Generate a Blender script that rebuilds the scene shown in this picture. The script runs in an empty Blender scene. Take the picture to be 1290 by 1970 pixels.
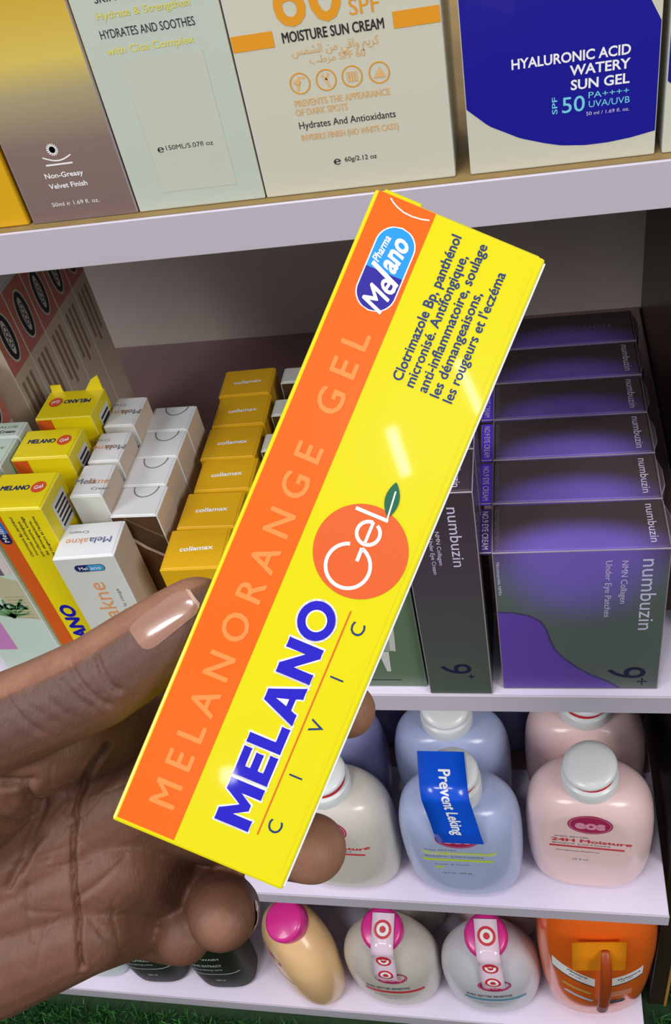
import bpy, bmesh, math, random
from mathutils import Vector, Matrix
from mathutils.bvhtree import BVHTree
from mathutils.geometry import tessellate_polygon

random.seed(7)
S = bpy.context.scene
COL = S.collection
PI = math.pi

# ------------------------------------------------------------------ camera, world, lights, exposure
EYE = Vector((0.0, 0.0, 1.004))
AX_R = Vector((0.976, 0.1304, -0.1746))          # camera's right, in the shop
AX_F = Vector((-0.2151, 0.7046, -0.6762)).normalized()   # camera looks down into the shelves
AX_R = (AX_R - AX_F * AX_R.dot(AX_F)).normalized()
AX_U = AX_R.cross(AX_F).normalized()

cam_d = bpy.data.cameras.new('camera')
cam = bpy.data.objects.new('camera', cam_d)
COL.objects.link(cam)
cam_d.sensor_fit = 'VERTICAL'
cam_d.sensor_height = 36.0
cam_d.lens = 1762.0 / 1970.0 * 36.0
cam_d.clip_start = 0.01
cam_d.clip_end = 50.0
cam.matrix_world = Matrix(((AX_R.x, AX_U.x, -AX_F.x, EYE.x), (AX_R.y, AX_U.y, -AX_F.y, EYE.y),
                           (AX_R.z, AX_U.z, -AX_F.z, EYE.z), (0, 0, 0, 1)))
S.camera = cam

W = bpy.data.worlds.new('shop_air')
S.world = W
W.use_nodes = True
W.node_tree.nodes['Background'].inputs[0].default_value = (0.93, 0.92, 1.0, 1)
W.node_tree.nodes['Background'].inputs[1].default_value = 0.36


def area(name, loc, target, sx, sy, power, color=(1, 1, 1)):
    d = bpy.data.lights.new(name, 'AREA')
    d.shape = 'RECTANGLE'
    d.size, d.size_y = sx, sy
    d.energy = power
    d.color = color
    o = bpy.data.objects.new(name, d)
    COL.objects.link(o)
    o.location = loc
    o.rotation_euler = (Vector(target) - Vector(loc)).to_track_quat('-Z', 'Y').to_euler()
    return o


area('ceiling_or_fill_lamp', (-0.05, 0.12, 2.75), (-0.05, 0.32, 0.5), 0.45, 0.25, 15, (0.93, 0.91, 1.0))
area('ceiling_or_fill_lamp', (-0.42, -0.75, 2.75), (-0.05, 0.34, 0.6), 0.40, 0.35, 20, (1.0, 0.97, 0.98))
area('ceiling_or_fill_lamp', (-1.90, -1.50, 2.30), (-0.05, 0.34, 0.5), 0.9, 0.9, 40, (1.0, 0.98, 0.98))  # added fill from the left, brightens the lower shelves
area('ceiling_or_fill_lamp', (2.10, -1.30, 2.20), (-0.05, 0.34, 0.5), 0.9, 0.9, 46, (1.0, 0.98, 0.96))  # added fill from the right, same purpose
area('ceiling_spot', (0.206, -2.65, 2.30), (0, 0.1, 0.9), 0.05, 0.05, 0.40, (1, 1, 1))
area('ceiling_spot', (0.54, -1.15, 2.30), (0, 0.1, 0.9), 0.025, 0.12, 0.5, (1, 1, 1))
area('ceiling_spot', (0.71, -1.02, 2.38), (0, 0.1, 0.9), 0.018, 0.14, 0.4, (1, 1, 1))

S.view_settings.view_transform = 'Standard'
S.view_settings.look = 'None'
S.view_settings.gamma = 1.0
S.view_settings.use_curve_mapping = False
S.view_settings.exposure = -0.18


# ------------------------------------------------------------------ materials
def lin(c):
    out = []
    for v in c[:3]:
        v /= 255.0
        out.append(v / 12.92 if v <= 0.04045 else ((v + 0.055) / 1.055) ** 2.4)
    return tuple(out) + (1.0,)


MATS = {}


def mat(name, rgb, rough=0.45, spec=0.4, coat=0.0, noise=0.0, nscale=60.0, bump=0.0, bscale=400.0, trans=0.0, sss=0.0):
    if name in MATS:
        return MATS[name]
    m = bpy.data.materials.new(name)
    m.use_nodes = True
    nt = m.node_tree
    b = nt.nodes['Principled BSDF']
    b.inputs['Base Color'].default_value = lin(rgb)
    b.inputs['Roughness'].default_value = rough
    b.inputs['Specular IOR Level'].default_value = spec
    b.inputs['Coat Weight'].default_value = coat
    b.inputs['Coat Roughness'].default_value = 0.04
    if trans:
        b.inputs['Transmission Weight'].default_value = trans
    if sss:
        b.inputs['Subsurface Weight'].default_value = sss
        b.inputs['Subsurface Radius'].default_value = (0.006, 0.003, 0.0015)
        b.inputs['Subsurface Scale'].default_value = 1.0
    if noise or bump:
        tc = nt.nodes.new('ShaderNodeTexCoord')
    if noise:
        n = nt.nodes.new('ShaderNodeTexNoise')
        n.inputs['Scale'].default_value = nscale
        n.inputs['Detail'].default_value = 4
        nt.links.new(tc.outputs['Object'], n.inputs['Vector'])
        r = nt.nodes.new('ShaderNodeMapRange')
        r.inputs['To Min'].default_value = 1.0 - noise
        r.inputs['To Max'].default_value = 1.0 + noise
        nt.links.new(n.outputs['Fac'], r.inputs['Value'])
        mx = nt.nodes.new('ShaderNodeMix')
        mx.data_type = 'RGBA'
        mx.blend_type = 'MULTIPLY'
        mx.inputs[0].default_value = 1.0
        mx.inputs[6].default_value = lin(rgb)
        nt.links.new(r.outputs[0], mx.inputs[7])
        nt.links.new(mx.outputs[2], b.inputs['Base Color'])
    if bump:
        n2 = nt.nodes.new('ShaderNodeTexNoise')
        n2.inputs['Scale'].default_value = bscale
        n2.inputs['Detail'].default_value = 3
        nt.links.new(tc.outputs['Object'], n2.inputs['Vector'])
        bp = nt.nodes.new('ShaderNodeBump')
        bp.inputs['Strength'].default_value = bump
        bp.inputs['Distance'].default_value = 0.001
        nt.links.new(n2.outputs['Fac'], bp.inputs['Height'])
        nt.links.new(bp.outputs[0], b.inputs['Normal'])
    MATS[name] = m
    return m


def ramp_mat(name, axis, stops, rough=0.4):
    """printed colour that runs along one object axis; stops = [(metres, rgb), ...]"""
    m = bpy.data.materials.new(name)
    m.use_nodes = True
    nt = m.node_tree
    b = nt.nodes['Principled BSDF']
    b.inputs['Roughness'].default_value = rough
    b.inputs['Coat Weight'].default_value = 0.2
    tc = nt.nodes.new('ShaderNodeTexCoord')
    sp = nt.nodes.new('ShaderNodeSeparateXYZ')
    nt.links.new(tc.outputs['Object'], sp.inputs[0])
    mr = nt.nodes.new('ShaderNodeMapRange')
    lo, hi = stops[0][0], stops[-1][0]
    mr.inputs['From Min'].default_value = lo
    mr.inputs['From Max'].default_value = hi
    nt.links.new(sp.outputs[axis], mr.inputs['Value'])
    cr = nt.nodes.new('ShaderNodeValToRGB')
    e = cr.color_ramp.elements
    while len(e) < len(stops):
        e.new(0.5)
    for k, (p, c) in enumerate(stops):
        e[k].position = (p - lo) / (hi - lo)
        e[k].color = lin(c)
    nt.links.new(mr.outputs[0], cr.inputs[0])
    nt.links.new(cr.outputs[0], b.inputs['Base Color'])
    MATS[name] = m
    return m


def violet_mat(name, h, cx=0.0, rx=0.046, rz=0.056, ry=0.0225):
    """dark carton with a soft violet print centred on the front top edge"""
    m = bpy.data.materials.new(name)
    m.use_nodes = True
    nt = m.node_tree
    b = nt.nodes['Principled BSDF']
    b.inputs['Roughness'].default_value = 0.42
    tc = nt.nodes.new('ShaderNodeTexCoord')
    vm = nt.nodes.new('ShaderNodeVectorMath')
    vm.operation = 'SUBTRACT'
    vm.inputs[1].default_value = (cx, 0, h)
    nt.links.new(tc.outputs['Object'], vm.inputs[0])
    vs = nt.nodes.new('ShaderNodeVectorMath')
    vs.operation = 'MULTIPLY'
    vs.inputs[1].default_value = (1 / rx, 1 / ry, 1 / rz)
    nt.links.new(vm.outputs[0], vs.inputs[0])
    ln = nt.nodes.new('ShaderNodeVectorMath')
    ln.operation = 'LENGTH'
    nt.links.new(vs.outputs[0], ln.inputs[0])
    mr = nt.nodes.new('ShaderNodeMapRange')
    mr.interpolation_type = 'SMOOTHSTEP'
    mr.inputs['From Min'].default_value = 1.08
    mr.inputs['From Max'].default_value = 0.35
    nt.links.new(ln.outputs['Value'], mr.inputs['Value'])
    sp = nt.nodes.new('ShaderNodeSeparateXYZ')
    nt.links.new(tc.outputs['Object'], sp.inputs[0])
    st = nt.nodes.new('ShaderNodeMapRange')
    st.inputs['From Min'].default_value = h - 0.02
    st.inputs['From Max'].default_value = h - 0.002
    nt.links.new(sp.outputs[2], st.inputs['Value'])
    base = nt.nodes.new('ShaderNodeMix')
    base.data_type = 'RGBA'
    base.inputs[6].default_value = lin((86, 96, 92))
    base.inputs[7].default_value = lin((74, 62, 64))
    nt.links.new(st.outputs[0], base.inputs[0])
    mx = nt.nodes.new('ShaderNodeMix')
    mx.data_type = 'RGBA'
    mx.inputs[7].default_value = lin((118, 98, 190))
    nt.links.new(mr.outputs[0], mx.inputs[0])
    nt.links.new(base.outputs[2], mx.inputs[6])
    nt.links.new(mx.outputs[2], b.inputs['Base Color'])
    MATS[name] = m
    return m


M = dict(
    white_board=mat('white_laminate', (216, 208, 226), 0.35, 0.4, noise=0.03, nscale=15),
    edge_band=mat('white_edge_band', (190, 184, 196), 0.4),
    liner=mat('brown_laminate_or_shade', (156, 126, 124), 0.24, 0.45, noise=0.08, nscale=12),  # laminate on the middle board, painted shade on the two lower ones
    raw_wood=mat('brown_chipboard', (134, 112, 66), 0.6, noise=0.2, nscale=90),
    back=mat('brown_gloss_back', (218, 208, 198), 0.22, 0.5, noise=0.10, nscale=6),
    side=mat('dark_brown_side', (44, 32, 26), 0.3, 0.4, noise=0.15, nscale=20),
    brass=mat('brass_trim', (170, 128, 60), 0.3, 0.6),
    turf_ground=mat('turf_backing', (22, 50, 20), 0.9, noise=0.3, nscale=80),
    cream=mat('cream_card', (204, 202, 184), 0.35, coat=0.15, noise=0.02, nscale=30),
    palegreen=mat('pale_green_card', (190, 200, 188), 0.35, coat=0.15, noise=0.03, nscale=25),
    white=mat('white_card', (222, 224, 226), 0.35, coat=0.1, noise=0.02, nscale=30),
    offwhite=mat('off_white_card', (206, 208, 200), 0.38, coat=0.1, noise=0.02, nscale=30),
    beige=mat('beige_card', (206, 186, 166), 0.4, noise=0.05, nscale=30),
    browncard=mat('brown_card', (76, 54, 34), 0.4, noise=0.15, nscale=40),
    gold=mat('golden_card', (218, 168, 24), 0.33, coat=0.25, noise=0.03, nscale=40),
    gold_dark=mat('golden_card_side', (200, 150, 20), 0.35, coat=0.2),
    yellow=mat('yellow_gloss_card', (208, 199, 4), 0.24, 0.35, coat=0.25, bump=0.05, bscale=120),
    yellow2=mat('yellow_card', (236, 216, 20), 0.3, coat=0.2),
    orange=mat('orange_print', (226, 94, 8), 0.24, 0.45, coat=0.35, bump=0.05, bscale=120),
    orange2=mat('orange_stripe_print', (212, 92, 30), 0.32, coat=0.2),
    faint=mat('faint_orange_ink', (238, 134, 66), 0.25, coat=0.3),
    fruit=mat('fruit_orange_ink', (208, 90, 36), 0.3, coat=0.3),
    leaf=mat('leaf_green_ink', (24, 92, 64), 0.3, coat=0.3),
    navy=mat('navy_ink', (38, 30, 140), 0.3, coat=0.3),
    royal=mat('royal_ink', (30, 20, 176), 0.3, coat=0.3),
    text_blue=mat('dark_blue_ink', (24, 48, 104), 0.35),
    sky=mat('sky_ink', (30, 140, 232), 0.3, coat=0.3),
    ink_white=mat('white_ink', (240, 240, 240), 0.4),
    ink_black=mat('black_ink', (44, 44, 48), 0.4),
    ink_grey=mat('grey_ink', (120, 122, 124), 0.4),
    ink_red=mat('red_ink', (206, 48, 60), 0.35),
    ink_crim=mat('crimson_ink', (168, 34, 84), 0.35),
    ink_rose=mat('rose_ink', (226, 150, 178), 0.35),
    ink_amber=mat('amber_ink', (226, 152, 38), 0.35),
    ink_tan=mat('tan_ink', (222, 178, 118), 0.4),
    ink_lemon=mat('lemon_ink', (222, 212, 96), 0.4),
    ink_aqua=mat('aqua_ink', (120, 206, 228), 0.4),
    ink_lilac=mat('lilac_ink', (204, 198, 224), 0.4),
    ink_teal=mat('teal_ink', (92, 150, 178), 0.4),
    ink_lime=mat('lime_ink', (196, 220, 60), 0.4),
    ink_violet=mat('violet_ink', (94, 66, 158), 0.4),
    ink_deep=mat('deep_indigo_ink', (34, 28, 62), 0.4),
    ink_akne=mat('apricot_ink', (226, 150, 96), 0.4),
    bluecard=mat('deep_blue_print', (28, 24, 148), 0.3, coat=0.3),
    tab=mat('violet_tab', (96, 60, 226), 0.3, coat=0.4),
    tab_dark=mat('dark_violet_tab', (66, 48, 112), 0.35, coat=0.3),
    worn=mat('worn_card_edge', (150, 140, 150), 0.5),
    pinkband=mat('salmon_print', (198, 118, 108), 0.4),
    aloe=mat('pale_mint_card', (198, 216, 204), 0.35, coat=0.15, noise=0.06, nscale=40),
    mint=mat('mint_ink', (150, 196, 164), 0.4),
    plant=mat('plant_green_ink', (104, 152, 96), 0.4),
    rosepanel=mat('rose_panel_ink', (198, 130, 186), 0.4),
    sagecard=mat('sage_green_card', (92, 112, 88), 0.35, coat=0.2),
    bot_pink=mat('pink_plastic', (240, 208, 206), 0.28, 0.45, coat=0.2, sss=0.1),
    bot_blue=mat('powder_blue_plastic', (172, 184, 220), 0.28, 0.45, coat=0.2, sss=0.1),
    bot_cream=mat('cream_plastic', (206, 200, 190), 0.28, 0.45, coat=0.2, sss=0.1),
    bot_lilac=mat('lilac_plastic', (140, 142, 186), 0.28, 0.45, coat=0.2, sss=0.1),
    bot_grey=mat('pearl_grey_plastic', (206, 206, 214), 0.28, 0.45, coat=0.2, sss=0.1),
    bot_peach=mat('peach_plastic', (232, 192, 140), 0.28, 0.45, coat=0.2, sss=0.1),
    bot_orange=mat('orange_plastic', (232, 102, 28), 0.16, 0.5, coat=0.4, sss=0.15),
    bot_rim=mat('salmon_plastic', (240, 148, 122), 0.2, 0.5, coat=0.3),
    bot_green=mat('black_green_plastic', (26, 30, 18), 0.45, 0.22),
    bot_teal=mat('pale_teal_plastic', (188, 206, 202), 0.3, 0.45, coat=0.2),
    bot_brown=mat('amber_brown_plastic', (110, 58, 24), 0.3, 0.45, coat=0.2),
    cap=mat('white_cap_plastic', (226, 230, 230), 0.3, 0.45, coat=0.15),
    cap_pink=mat('magenta_cap_plastic', (216, 46, 142), 0.3, 0.45, coat=0.2),
    sticker=mat('blue_sticker', (10, 82, 214), 0.25, 0.45, coat=0.3),
    tape=mat('clear_white_tape', (238, 214, 232), 0.22, 0.45, coat=0.4),
    tag=mat('orange_label', (246, 148, 24), 0.3, coat=0.3),
    rust=mat('rust_plastic', (150, 62, 20), 0.4, coat=0.05),
    nail=mat('nail_plate', (144, 108, 92), 0.22, 0.5, coat=0.35),
    nail_tip=mat('nail_free_edge', (180, 148, 128), 0.3, 0.5, coat=0.2),
)


# ------------------------------------------------------------------ objects, tags, mesh helpers
def tag(o, label=None, cat=None, group=None, kind=None):
    if label: o['label'] = label
    if cat: o['category'] = cat
    if group: o['group'] = group
    if kind: o['kind'] = kind
    return o


def empty(name, matrix):
    o = bpy.data.objects.new(name, None)
    o.empty_display_size = 0.01
    COL.objects.link(o)
    o.matrix_world = matrix
    return o


def mesh_obj(name, me, parent=None):
    o = bpy.data.objects.new(name, me)
    COL.objects.link(o)
    if parent is not None:
        o.parent = parent
    return o


def from_bm(name, bm, mats, parent=None, smooth=False):
    me = bpy.data.meshes.new(name)
    bm.normal_update()
    bm.to_mesh(me)
    bm.free()
    for m in mats:
        me.materials.append(m)
    if smooth:
        for p in me.polygons:
            p.use_smooth = True
    return mesh_obj(name, me, parent)


def box_bm(x0, x1, y0, y1, z0, z1, bev=0.0005, seg=2, edge_slot=None, slots=None):
    """slots: function(normal) -> material index, for the six faces"""
    bm = bmesh.new()
    vs = [bm.verts.new((x, y, z)) for x in (x0, x1) for y in (y0, y1) for z in (z0, z1)]
    for q in ((0, 1, 3, 2), (4, 6, 7, 5), (0, 4, 5, 1), (2, 3, 7, 6), (0, 2, 6, 4), (1, 5, 7, 3)):
        bm.faces.new([vs[i] for i in q])
    bmesh.ops.recalc_face_normals(bm, faces=bm.faces)
    bm.normal_update()
    if slots:
        for f in bm.faces:
            f.material_index = slots(f.normal)
    if bev:
        old = set(bm.faces)
        r = bmesh.ops.bevel(bm, geom=list(bm.edges), offset=bev, segments=seg, profile=0.5, affect='EDGES',
                            material=-1 if edge_slot is None else edge_slot)
    return bm


def copy_tree(o, parent=None):
    c = o.copy()
    COL.objects.link(c)
    if parent is not None:
        c.parent = parent
    for ch in list(o.children):
        copy_tree(ch, c)
    return c


# text -> flat triangles, cached
GLYPH = {}


def glyphs(s, bold):
    k = (s, bold)
    if k not in GLYPH:
        c = bpy.data.curves.new('t', 'FONT')
        c.body = s
        c.size = 1.0
        thick = ('M' in s or 'g' in s) and bold > 0
        c.offset = 0.0 if thick else bold
        c.resolution_u = 3
        o = bpy.data.objects.new('t', c)
        me = bpy.data.meshes.new_from_object(o)
        v = [(p.co.x, p.co.y) for p in me.vertices]
        f = [tuple(p.vertices) for p in me.polygons]
        bpy.data.objects.remove(o)
        bpy.data.curves.remove(c)
        bpy.data.meshes.remove(me)
        GLYPH[k] = (v, f)
    return GLYPH[k]


class Print:
    """ink lying on a surface: 2-D shapes carried over by mapping(u, v, height)"""

    def __init__(self, mapping):
        self.map = mapping
        self.v, self.f, self.mi, self.mats = [], [], [], []

    def slot(self, m):
        if m not in self.mats:
            self.mats.append(m)
        return self.mats.index(m)

    def add(self, pts, faces, m, layer=0):
        h = 0.00008 + 0.00005 * layer
        o = len(self.v)
        s = self.slot(m)
        self.v += [self.map(u, v, h) for u, v in pts]
        for f in faces:
            self.f.append(tuple(i + o for i in f))
            self.mi.append(s)

    def text(self, s, cx, cy, w, cap, m, rot=0, bold=0.0, layer=1, shear=0.0):
        v, f = glyphs(s, bold)
        if not v:
            return
        x0, x1 = min(p[0] for p in v), max(p[0] for p in v)
        sx, sy = w / max(x1 - x0, 1e-6), cap / 0.69
        a = math.radians(rot)
        ca, sa = math.cos(a), math.sin(a)
        pts = []
        for x, y in v:
            yy = y * sy - cap / 2
            xx = (x - (x0 + x1) / 2) * sx + shear * yy
            pts.append((cx + ca * xx - sa * yy, cy + sa * xx + ca * yy))
        if ('M' in s or 'g' in s) and bold > 0:       # embolden by overprinting shifted copies
            for q, (dx, dy) in enumerate(((-1, 0), (1, 0), (0, -0.8), (0, 0.8), (0, 0))):
                ox, oy = dx * bold * sx, dy * bold * sy
                self.add([(p[0] + ca * ox - sa * oy, p[1] + sa * ox + ca * oy) for p in pts], f, m, layer + 0.12 * q)
        else:
            self.add(pts, f, m, layer)

    def poly(self, pts, m, layer=0):
        n = len(pts)
        c = (sum(p[0] for p in pts) / n, sum(p[1] for p in pts) / n)
        self.add(list(pts) + [c], [(i, (i + 1) % n, n) for i in range(n)], m, layer)

    def shape(self, pts, m, layer=0):
        tri = tessellate_polygon([[Vector((p[0], p[1], 0)) for p in pts]])
        self.add(list(pts), [tuple(t) for t in tri], m, layer)

    def grid(self, x0, y0, x1, y1, m, layer=0, nx=8, ny=1, rot=0):
        a = math.radians(rot)
        ca, sa = math.cos(a), math.sin(a)
        cx, cy = (x0 + x1) / 2, (y0 + y1) / 2
        pts = []
        for j in range(ny + 1):
            for i in range(nx + 1):
                x = x0 + (x1 - x0) * i / nx - cx
                y = y0 + (y1 - y0) * j / ny - cy
                pts.append((cx + ca * x - sa * y, cy + sa * x + ca * y))
        f = [(j * (nx + 1) + i, j * (nx + 1) + i + 1, (j + 1) * (nx + 1) + i + 1, (j + 1) * (nx + 1) + i)
             for j in range(ny) for i in range(nx)]
        self.add(pts, f, m, layer)

    def disc(self, cx, cy, rx, ry, m, layer=0, n=32, rot=0):
        a = math.radians(rot)
        ca, sa = math.cos(a), math.sin(a)
        pts = []
        for i in range(n):
            x, y = rx * math.cos(2 * PI * i / n), ry * math.sin(2 * PI * i / n)
            pts.append((cx + ca * x - sa * y, cy + sa * x + ca * y))
        self.poly(pts, m, layer)

    def ring(self, cx, cy, rx, ry, t, m, layer=0, n=32, a0=0.0, a1=360.0, rot=0):
        pts = []
        a = math.radians(rot)
        ca, sa = math.cos(a), math.sin(a)
        for i in range(n + 1):
            th = math.radians(a0 + (a1 - a0) * i / n)
            for q in (0, t):
                x, y = (rx - q) * math.cos(th), (ry - q) * math.sin(th)
                pts.append((cx + ca * x - sa * y, cy + sa * x + ca * y))
        self.add(pts, [(2 * i, 2 * i + 2, 2 * i + 3, 2 * i + 1) for i in range(n)], m, layer)

    def pill(self, cx, cy, L, Wd, m, layer=0, rot=0, lo=-1.0, hi=1.0):
        """a capsule; lo..hi keeps a part of it along its axis"""
        a = math.radians(rot)
        ca, sa = math.cos(a), math.sin(a)
        r, s = Wd / 2, L / 2 - Wd / 2
        top = []
        xs = [lo * L / 2 + (hi - lo) * L / 2 * i / 40 for i in range(41)]
        for x in xs:
            e = max(abs(x) - s, 0.0)
            top.append((x, math.sqrt(max(r * r - e * e, 0.0))))
        pts = top + [(x, -y) for x, y in reversed(top)]
        self.poly([(cx + ca * x - sa * y, cy + sa * x + ca * y) for x, y in pts], m, layer)

    def stroke(self, pts, w, m, layer=0):
        V, F = [], []
        for i, p in enumerate(pts):
            q0, q1 = pts[max(i - 1, 0)], pts[min(i + 1, len(pts) - 1)]
            d = Vector((q1[0] - q0[0], q1[1] - q0[1]))
            if d.length < 1e-9:
                d = Vector((1, 0))
            d.normalize()
            V += [(p[0] - d.y * w / 2, p[1] + d.x * w / 2), (p[0] + d.y * w / 2, p[1] - d.x * w / 2)]
        for i in range(len(pts) - 1):
            F.append((2 * i, 2 * i + 1, 2 * i + 3, 2 * i + 2))
        self.add(V, F, m, layer)

    def build(self, name, parent, label=None):
        if not self.v:
            return None
        me = bpy.data.meshes.new(name)
        me.from_pydata([tuple(p) for p in self.v], [], self.f)
        for m in self.mats:
            me.materials.append(m)
        me.polygons.foreach_set('material_index', self.mi)
        me.update()
        o = mesh_obj(name, me, parent)
        if label:
            o['label'] = label
        return o


def on_front(u, v, h): return (u, -h, v)
def on_top(H): return lambda u, v, h: (u, v, H + 0.0005 + h)
def on_right(x): return lambda u, v, h: (x + h, u, v)


def carton(name, label, cat, matrix, w, d, h, m_front, m_top=None, m_side=None, m_edge=None, group=None, flap=True, bev=0.0005):
    """a folding carton: x centred, y 0 (front) to d, z 0 to h"""
    m_top = m_top or m_front
    m_side = m_side or m_front
    root = tag(empty(name, matrix), label, cat, group)
    mats = [m_front, m_top, m_side, m_edge or m_front]

    def slots(n):
        if n.y < -0.5: return 0
        if n.z > 0.5: return 1
        return 2
    bm = box_bm(-w / 2, w / 2, 0, d, 0, h, bev, 2, 3 if m_edge else None, slots)
    from_bm('body', bm, mats, root)
    if flap:
        bm = box_bm(-w / 2 + 0.0012, w / 2 - 0.0012, 0.0010, d - 0.0004, h - 0.001, h + 0.00045, 0.0003, 1)
        from_bm('end_flap', bm, [m_top], root)
    return root


def at(x, y, z, rz=0.0):
    return Matrix.Translation((x, y, z)) @ Matrix.Rotation(math.radians(rz), 4, 'Z')


# shelf heights above the turf (top faces)
Z_TOP, Z_MID, Z_LOW, Z_BASE = 0.8675, 0.5700, 0.2907, 0.0200

# ------------------------------------------------------------------ the place: floor, turf, shelving unit
bm = box_bm(-2.5, 2.5, -3.0, 3.0, -0.05, 0.0, 0)
fl = from_bm('floor', bm, [M['turf_ground']])
tag(fl, 'dark green artificial turf floor under the shelves', 'floor', kind='structure')

wl_ = from_bm('wall_back', box_bm(-2.5, 2.5, 0.72, 0.82, 0.0, 2.9, 0), [mat('shop_wall_paint', (196, 188, 176), 0.8)])
tag(wl_, 'plain shop wall behind the shelving unit', 'wall', kind='structure')
unit = tag(empty('shelving_unit', at(-0.3, 0.30, 0)), 'white-edged display shelving unit with four boards and a glossy brown back', 'shelf')
UX0, UX1, UY1 = -0.62, 0.3845, 0.385      # local extents: world x -0.92 .. 0.0845, y 0.30 .. 0.685


def board(z, label, th, edge, top_mats, x1=UX1):
    bm = box_bm(UX0, x1, 0.0006, UY1, z - th, z - 0.0002, 0.0006, 1)
    b = from_bm('shelf_board', bm, [M['white_board']], unit)
    b['label'] = label
    bm = box_bm(UX0, x1 + 0.0002, -0.0006, 0.0008, z - th, z, 0.0003, 1)
    from_bm('edge_band', bm, [M['edge_band']], b)
    for (m, y0, y1) in top_mats:
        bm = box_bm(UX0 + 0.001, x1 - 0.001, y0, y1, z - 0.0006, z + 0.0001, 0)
        from_bm('board_liner_or_shade', bm, [m], b)
    return b


board(Z_TOP, 'topmost board with brown chipboard surface', 0.0165, 0, [(M['raw_wood'], 0.0009, UY1 - 0.001)], x1=0.60)
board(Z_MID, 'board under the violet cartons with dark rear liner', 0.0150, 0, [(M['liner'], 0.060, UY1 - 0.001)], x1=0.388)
board(Z_LOW, 'board under the pump bottles', 0.0150, 0, [(M['liner'], 0.118, UY1 - 0.001)])  # dark rear sheet stands in for the shade behind the bottles
board(Z_BASE, 'bottom board resting on the turf', 0.0195, 0, [(M['liner'], 0.112, UY1 - 0.001)], x1=0.3815)  # rear of this board also darkened by a sheet in place of shade
from_bm('back_panel', box_bm(UX0, 0.62, UY1, UY1 + 0.012, 0.0, 1.15, 0), [M['back']], unit)
sp = from_bm('side_panel', box_bm(0.3892, 0.405, 0.036, UY1, 0.0, Z_TOP - 0.0167, 0.0005), [M['side']], unit)
from_bm('edge_trim', box_bm(0.4030, 0.4054, 0.0345, 0.0362, 0.0, Z_TOP - 0.0167, 0.0003), [M['brass']], sp)

# turf blades: what shows in front of and beside the bottom board
tv, tf, tm = [], [], []
rnd = random.Random(3)


def blade(x, y):
    a = rnd.uniform(0, 2 * PI)
    hgt, w = rnd.uniform(0.006, 0.013), rnd.uniform(0.0006, 0.0012)
    lx, ly = rnd.gauss(0, 0.004), rnd.gauss(0, 0.004)
    if y < 0.2886 and x < 0.09:
        ly = min(ly, 0.2965 - y)
    if x > 0.09:
        lx = max(lx, 0.0865 - x)
        if y > 0.32:
            lx = max(lx, 0.1085 - x)
        elif x < 0.1085:
            ly = min(ly, 0.332 - y)
    o = len(tv)
    dx, dy = math.cos(a) * w, math.sin(a) * w
    tv.extend([(x - dx, y - dy, 0), (x + dx, y + dy, 0), (x + dx * 0.7 + lx * 0.5, y + dy * 0.7 + ly * 0.5, hgt * 0.6),
               (x - dx * 0.7 + lx * 0.5, y - dy * 0.7 + ly * 0.5, hgt * 0.6), (x + lx, y + ly, hgt)])
    tf.extend([(o, o + 1, o + 2, o + 3), (o + 3, o + 2, o + 4)])
    k = rnd.choice((0, 0, 0, 1, 1, 2))
    tm.extend([k, k])


for _ in range(30000):
    blade(rnd.uniform(-0.85, 0.16), rnd.uniform(0.13, 0.2885))
for _ in range(9000):
    blade(rnd.uniform(0.110, 0.26), rnd.uniform(0.20, 0.60))
for _ in range(700):
    blade(rnd.uniform(0.094, 0.110), rnd.uniform(0.270, 0.322))
me = bpy.data.meshes.new('turf_grass')
me.from_pydata(tv, [], tf)
for n, c in (('turf_green', (34, 92, 34)), ('turf_dark', (20, 62, 24)), ('turf_light', (70, 128, 54))):
    me.materials.append(mat(n, c, 0.6))
me.polygons.foreach_set('material_index', tm)
tag(mesh_obj('turf_grass', me), 'short green artificial grass in front of the bottom board', 'grass', kind='stuff')

# ------------------------------------------------------------------ the carton held up to the camera
K = 0.00011067                       # metres per printed unit
HELD_W, HELD_L, HELD_T = 355 * K, 1317 * K, 0.027
ea = (AX_R * 0.3860 + AX_U * 0.9225).normalized()
eb = (AX_R * 0.9225 - AX_U * 0.3860).normalized()
en = -AX_F
face_c = EYE + AX_F * 0.195 + AX_R * (-13 * K) - AX_U * (53 * K)
base_c = face_c - ea * (HELD_L / 2)
HELD = Matrix(((eb.x, -en.x, ea.x, base_c.x), (eb.y, -en.y, ea.y, base_c.y), (eb.z, -en.z, ea.z, base_c.z), (0, 0, 0, 1)))
held = carton('medicine_carton', 'large glossy yellow and orange carton held up in the hand', 'carton', HELD,
              HELD_W, HELD_T, HELD_L, M['yellow'], bev=0.0006)


def hb(b): return (b - 177.5) * K      # across
def ha(a): return a * K                # along


P = Print(on_front)
P.grid(hb(8), ha(10), hb(126), ha(1316), M['orange'], 0, 4, 12)
P.text('M E L A N O R A N G E   G E L', hb(77), ha(556), 985 * K, 50 * K, M['faint'], 90, 0.018, 2)
for i, (s, a0, a1, b) in enumerate((('Clotrimazole Bp, panthénol', 992, 1293, 189), ('micronisé. Antifongique,', 990, 1262, 215),
                                    ('anti-inflammatoire, soulage', 990, 1296, 242), ('les démangeaisons,', 990, 1207, 268),
                                    ('les rougeurs et l\'eczéma', 990, 1260, 295))):
    P.text(s, hb(b - 10), ha((a0 + a1) / 2), (a1 - a0) * K, 19.5 * K, M['text_blue'], 90, 0.019, 1)
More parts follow.
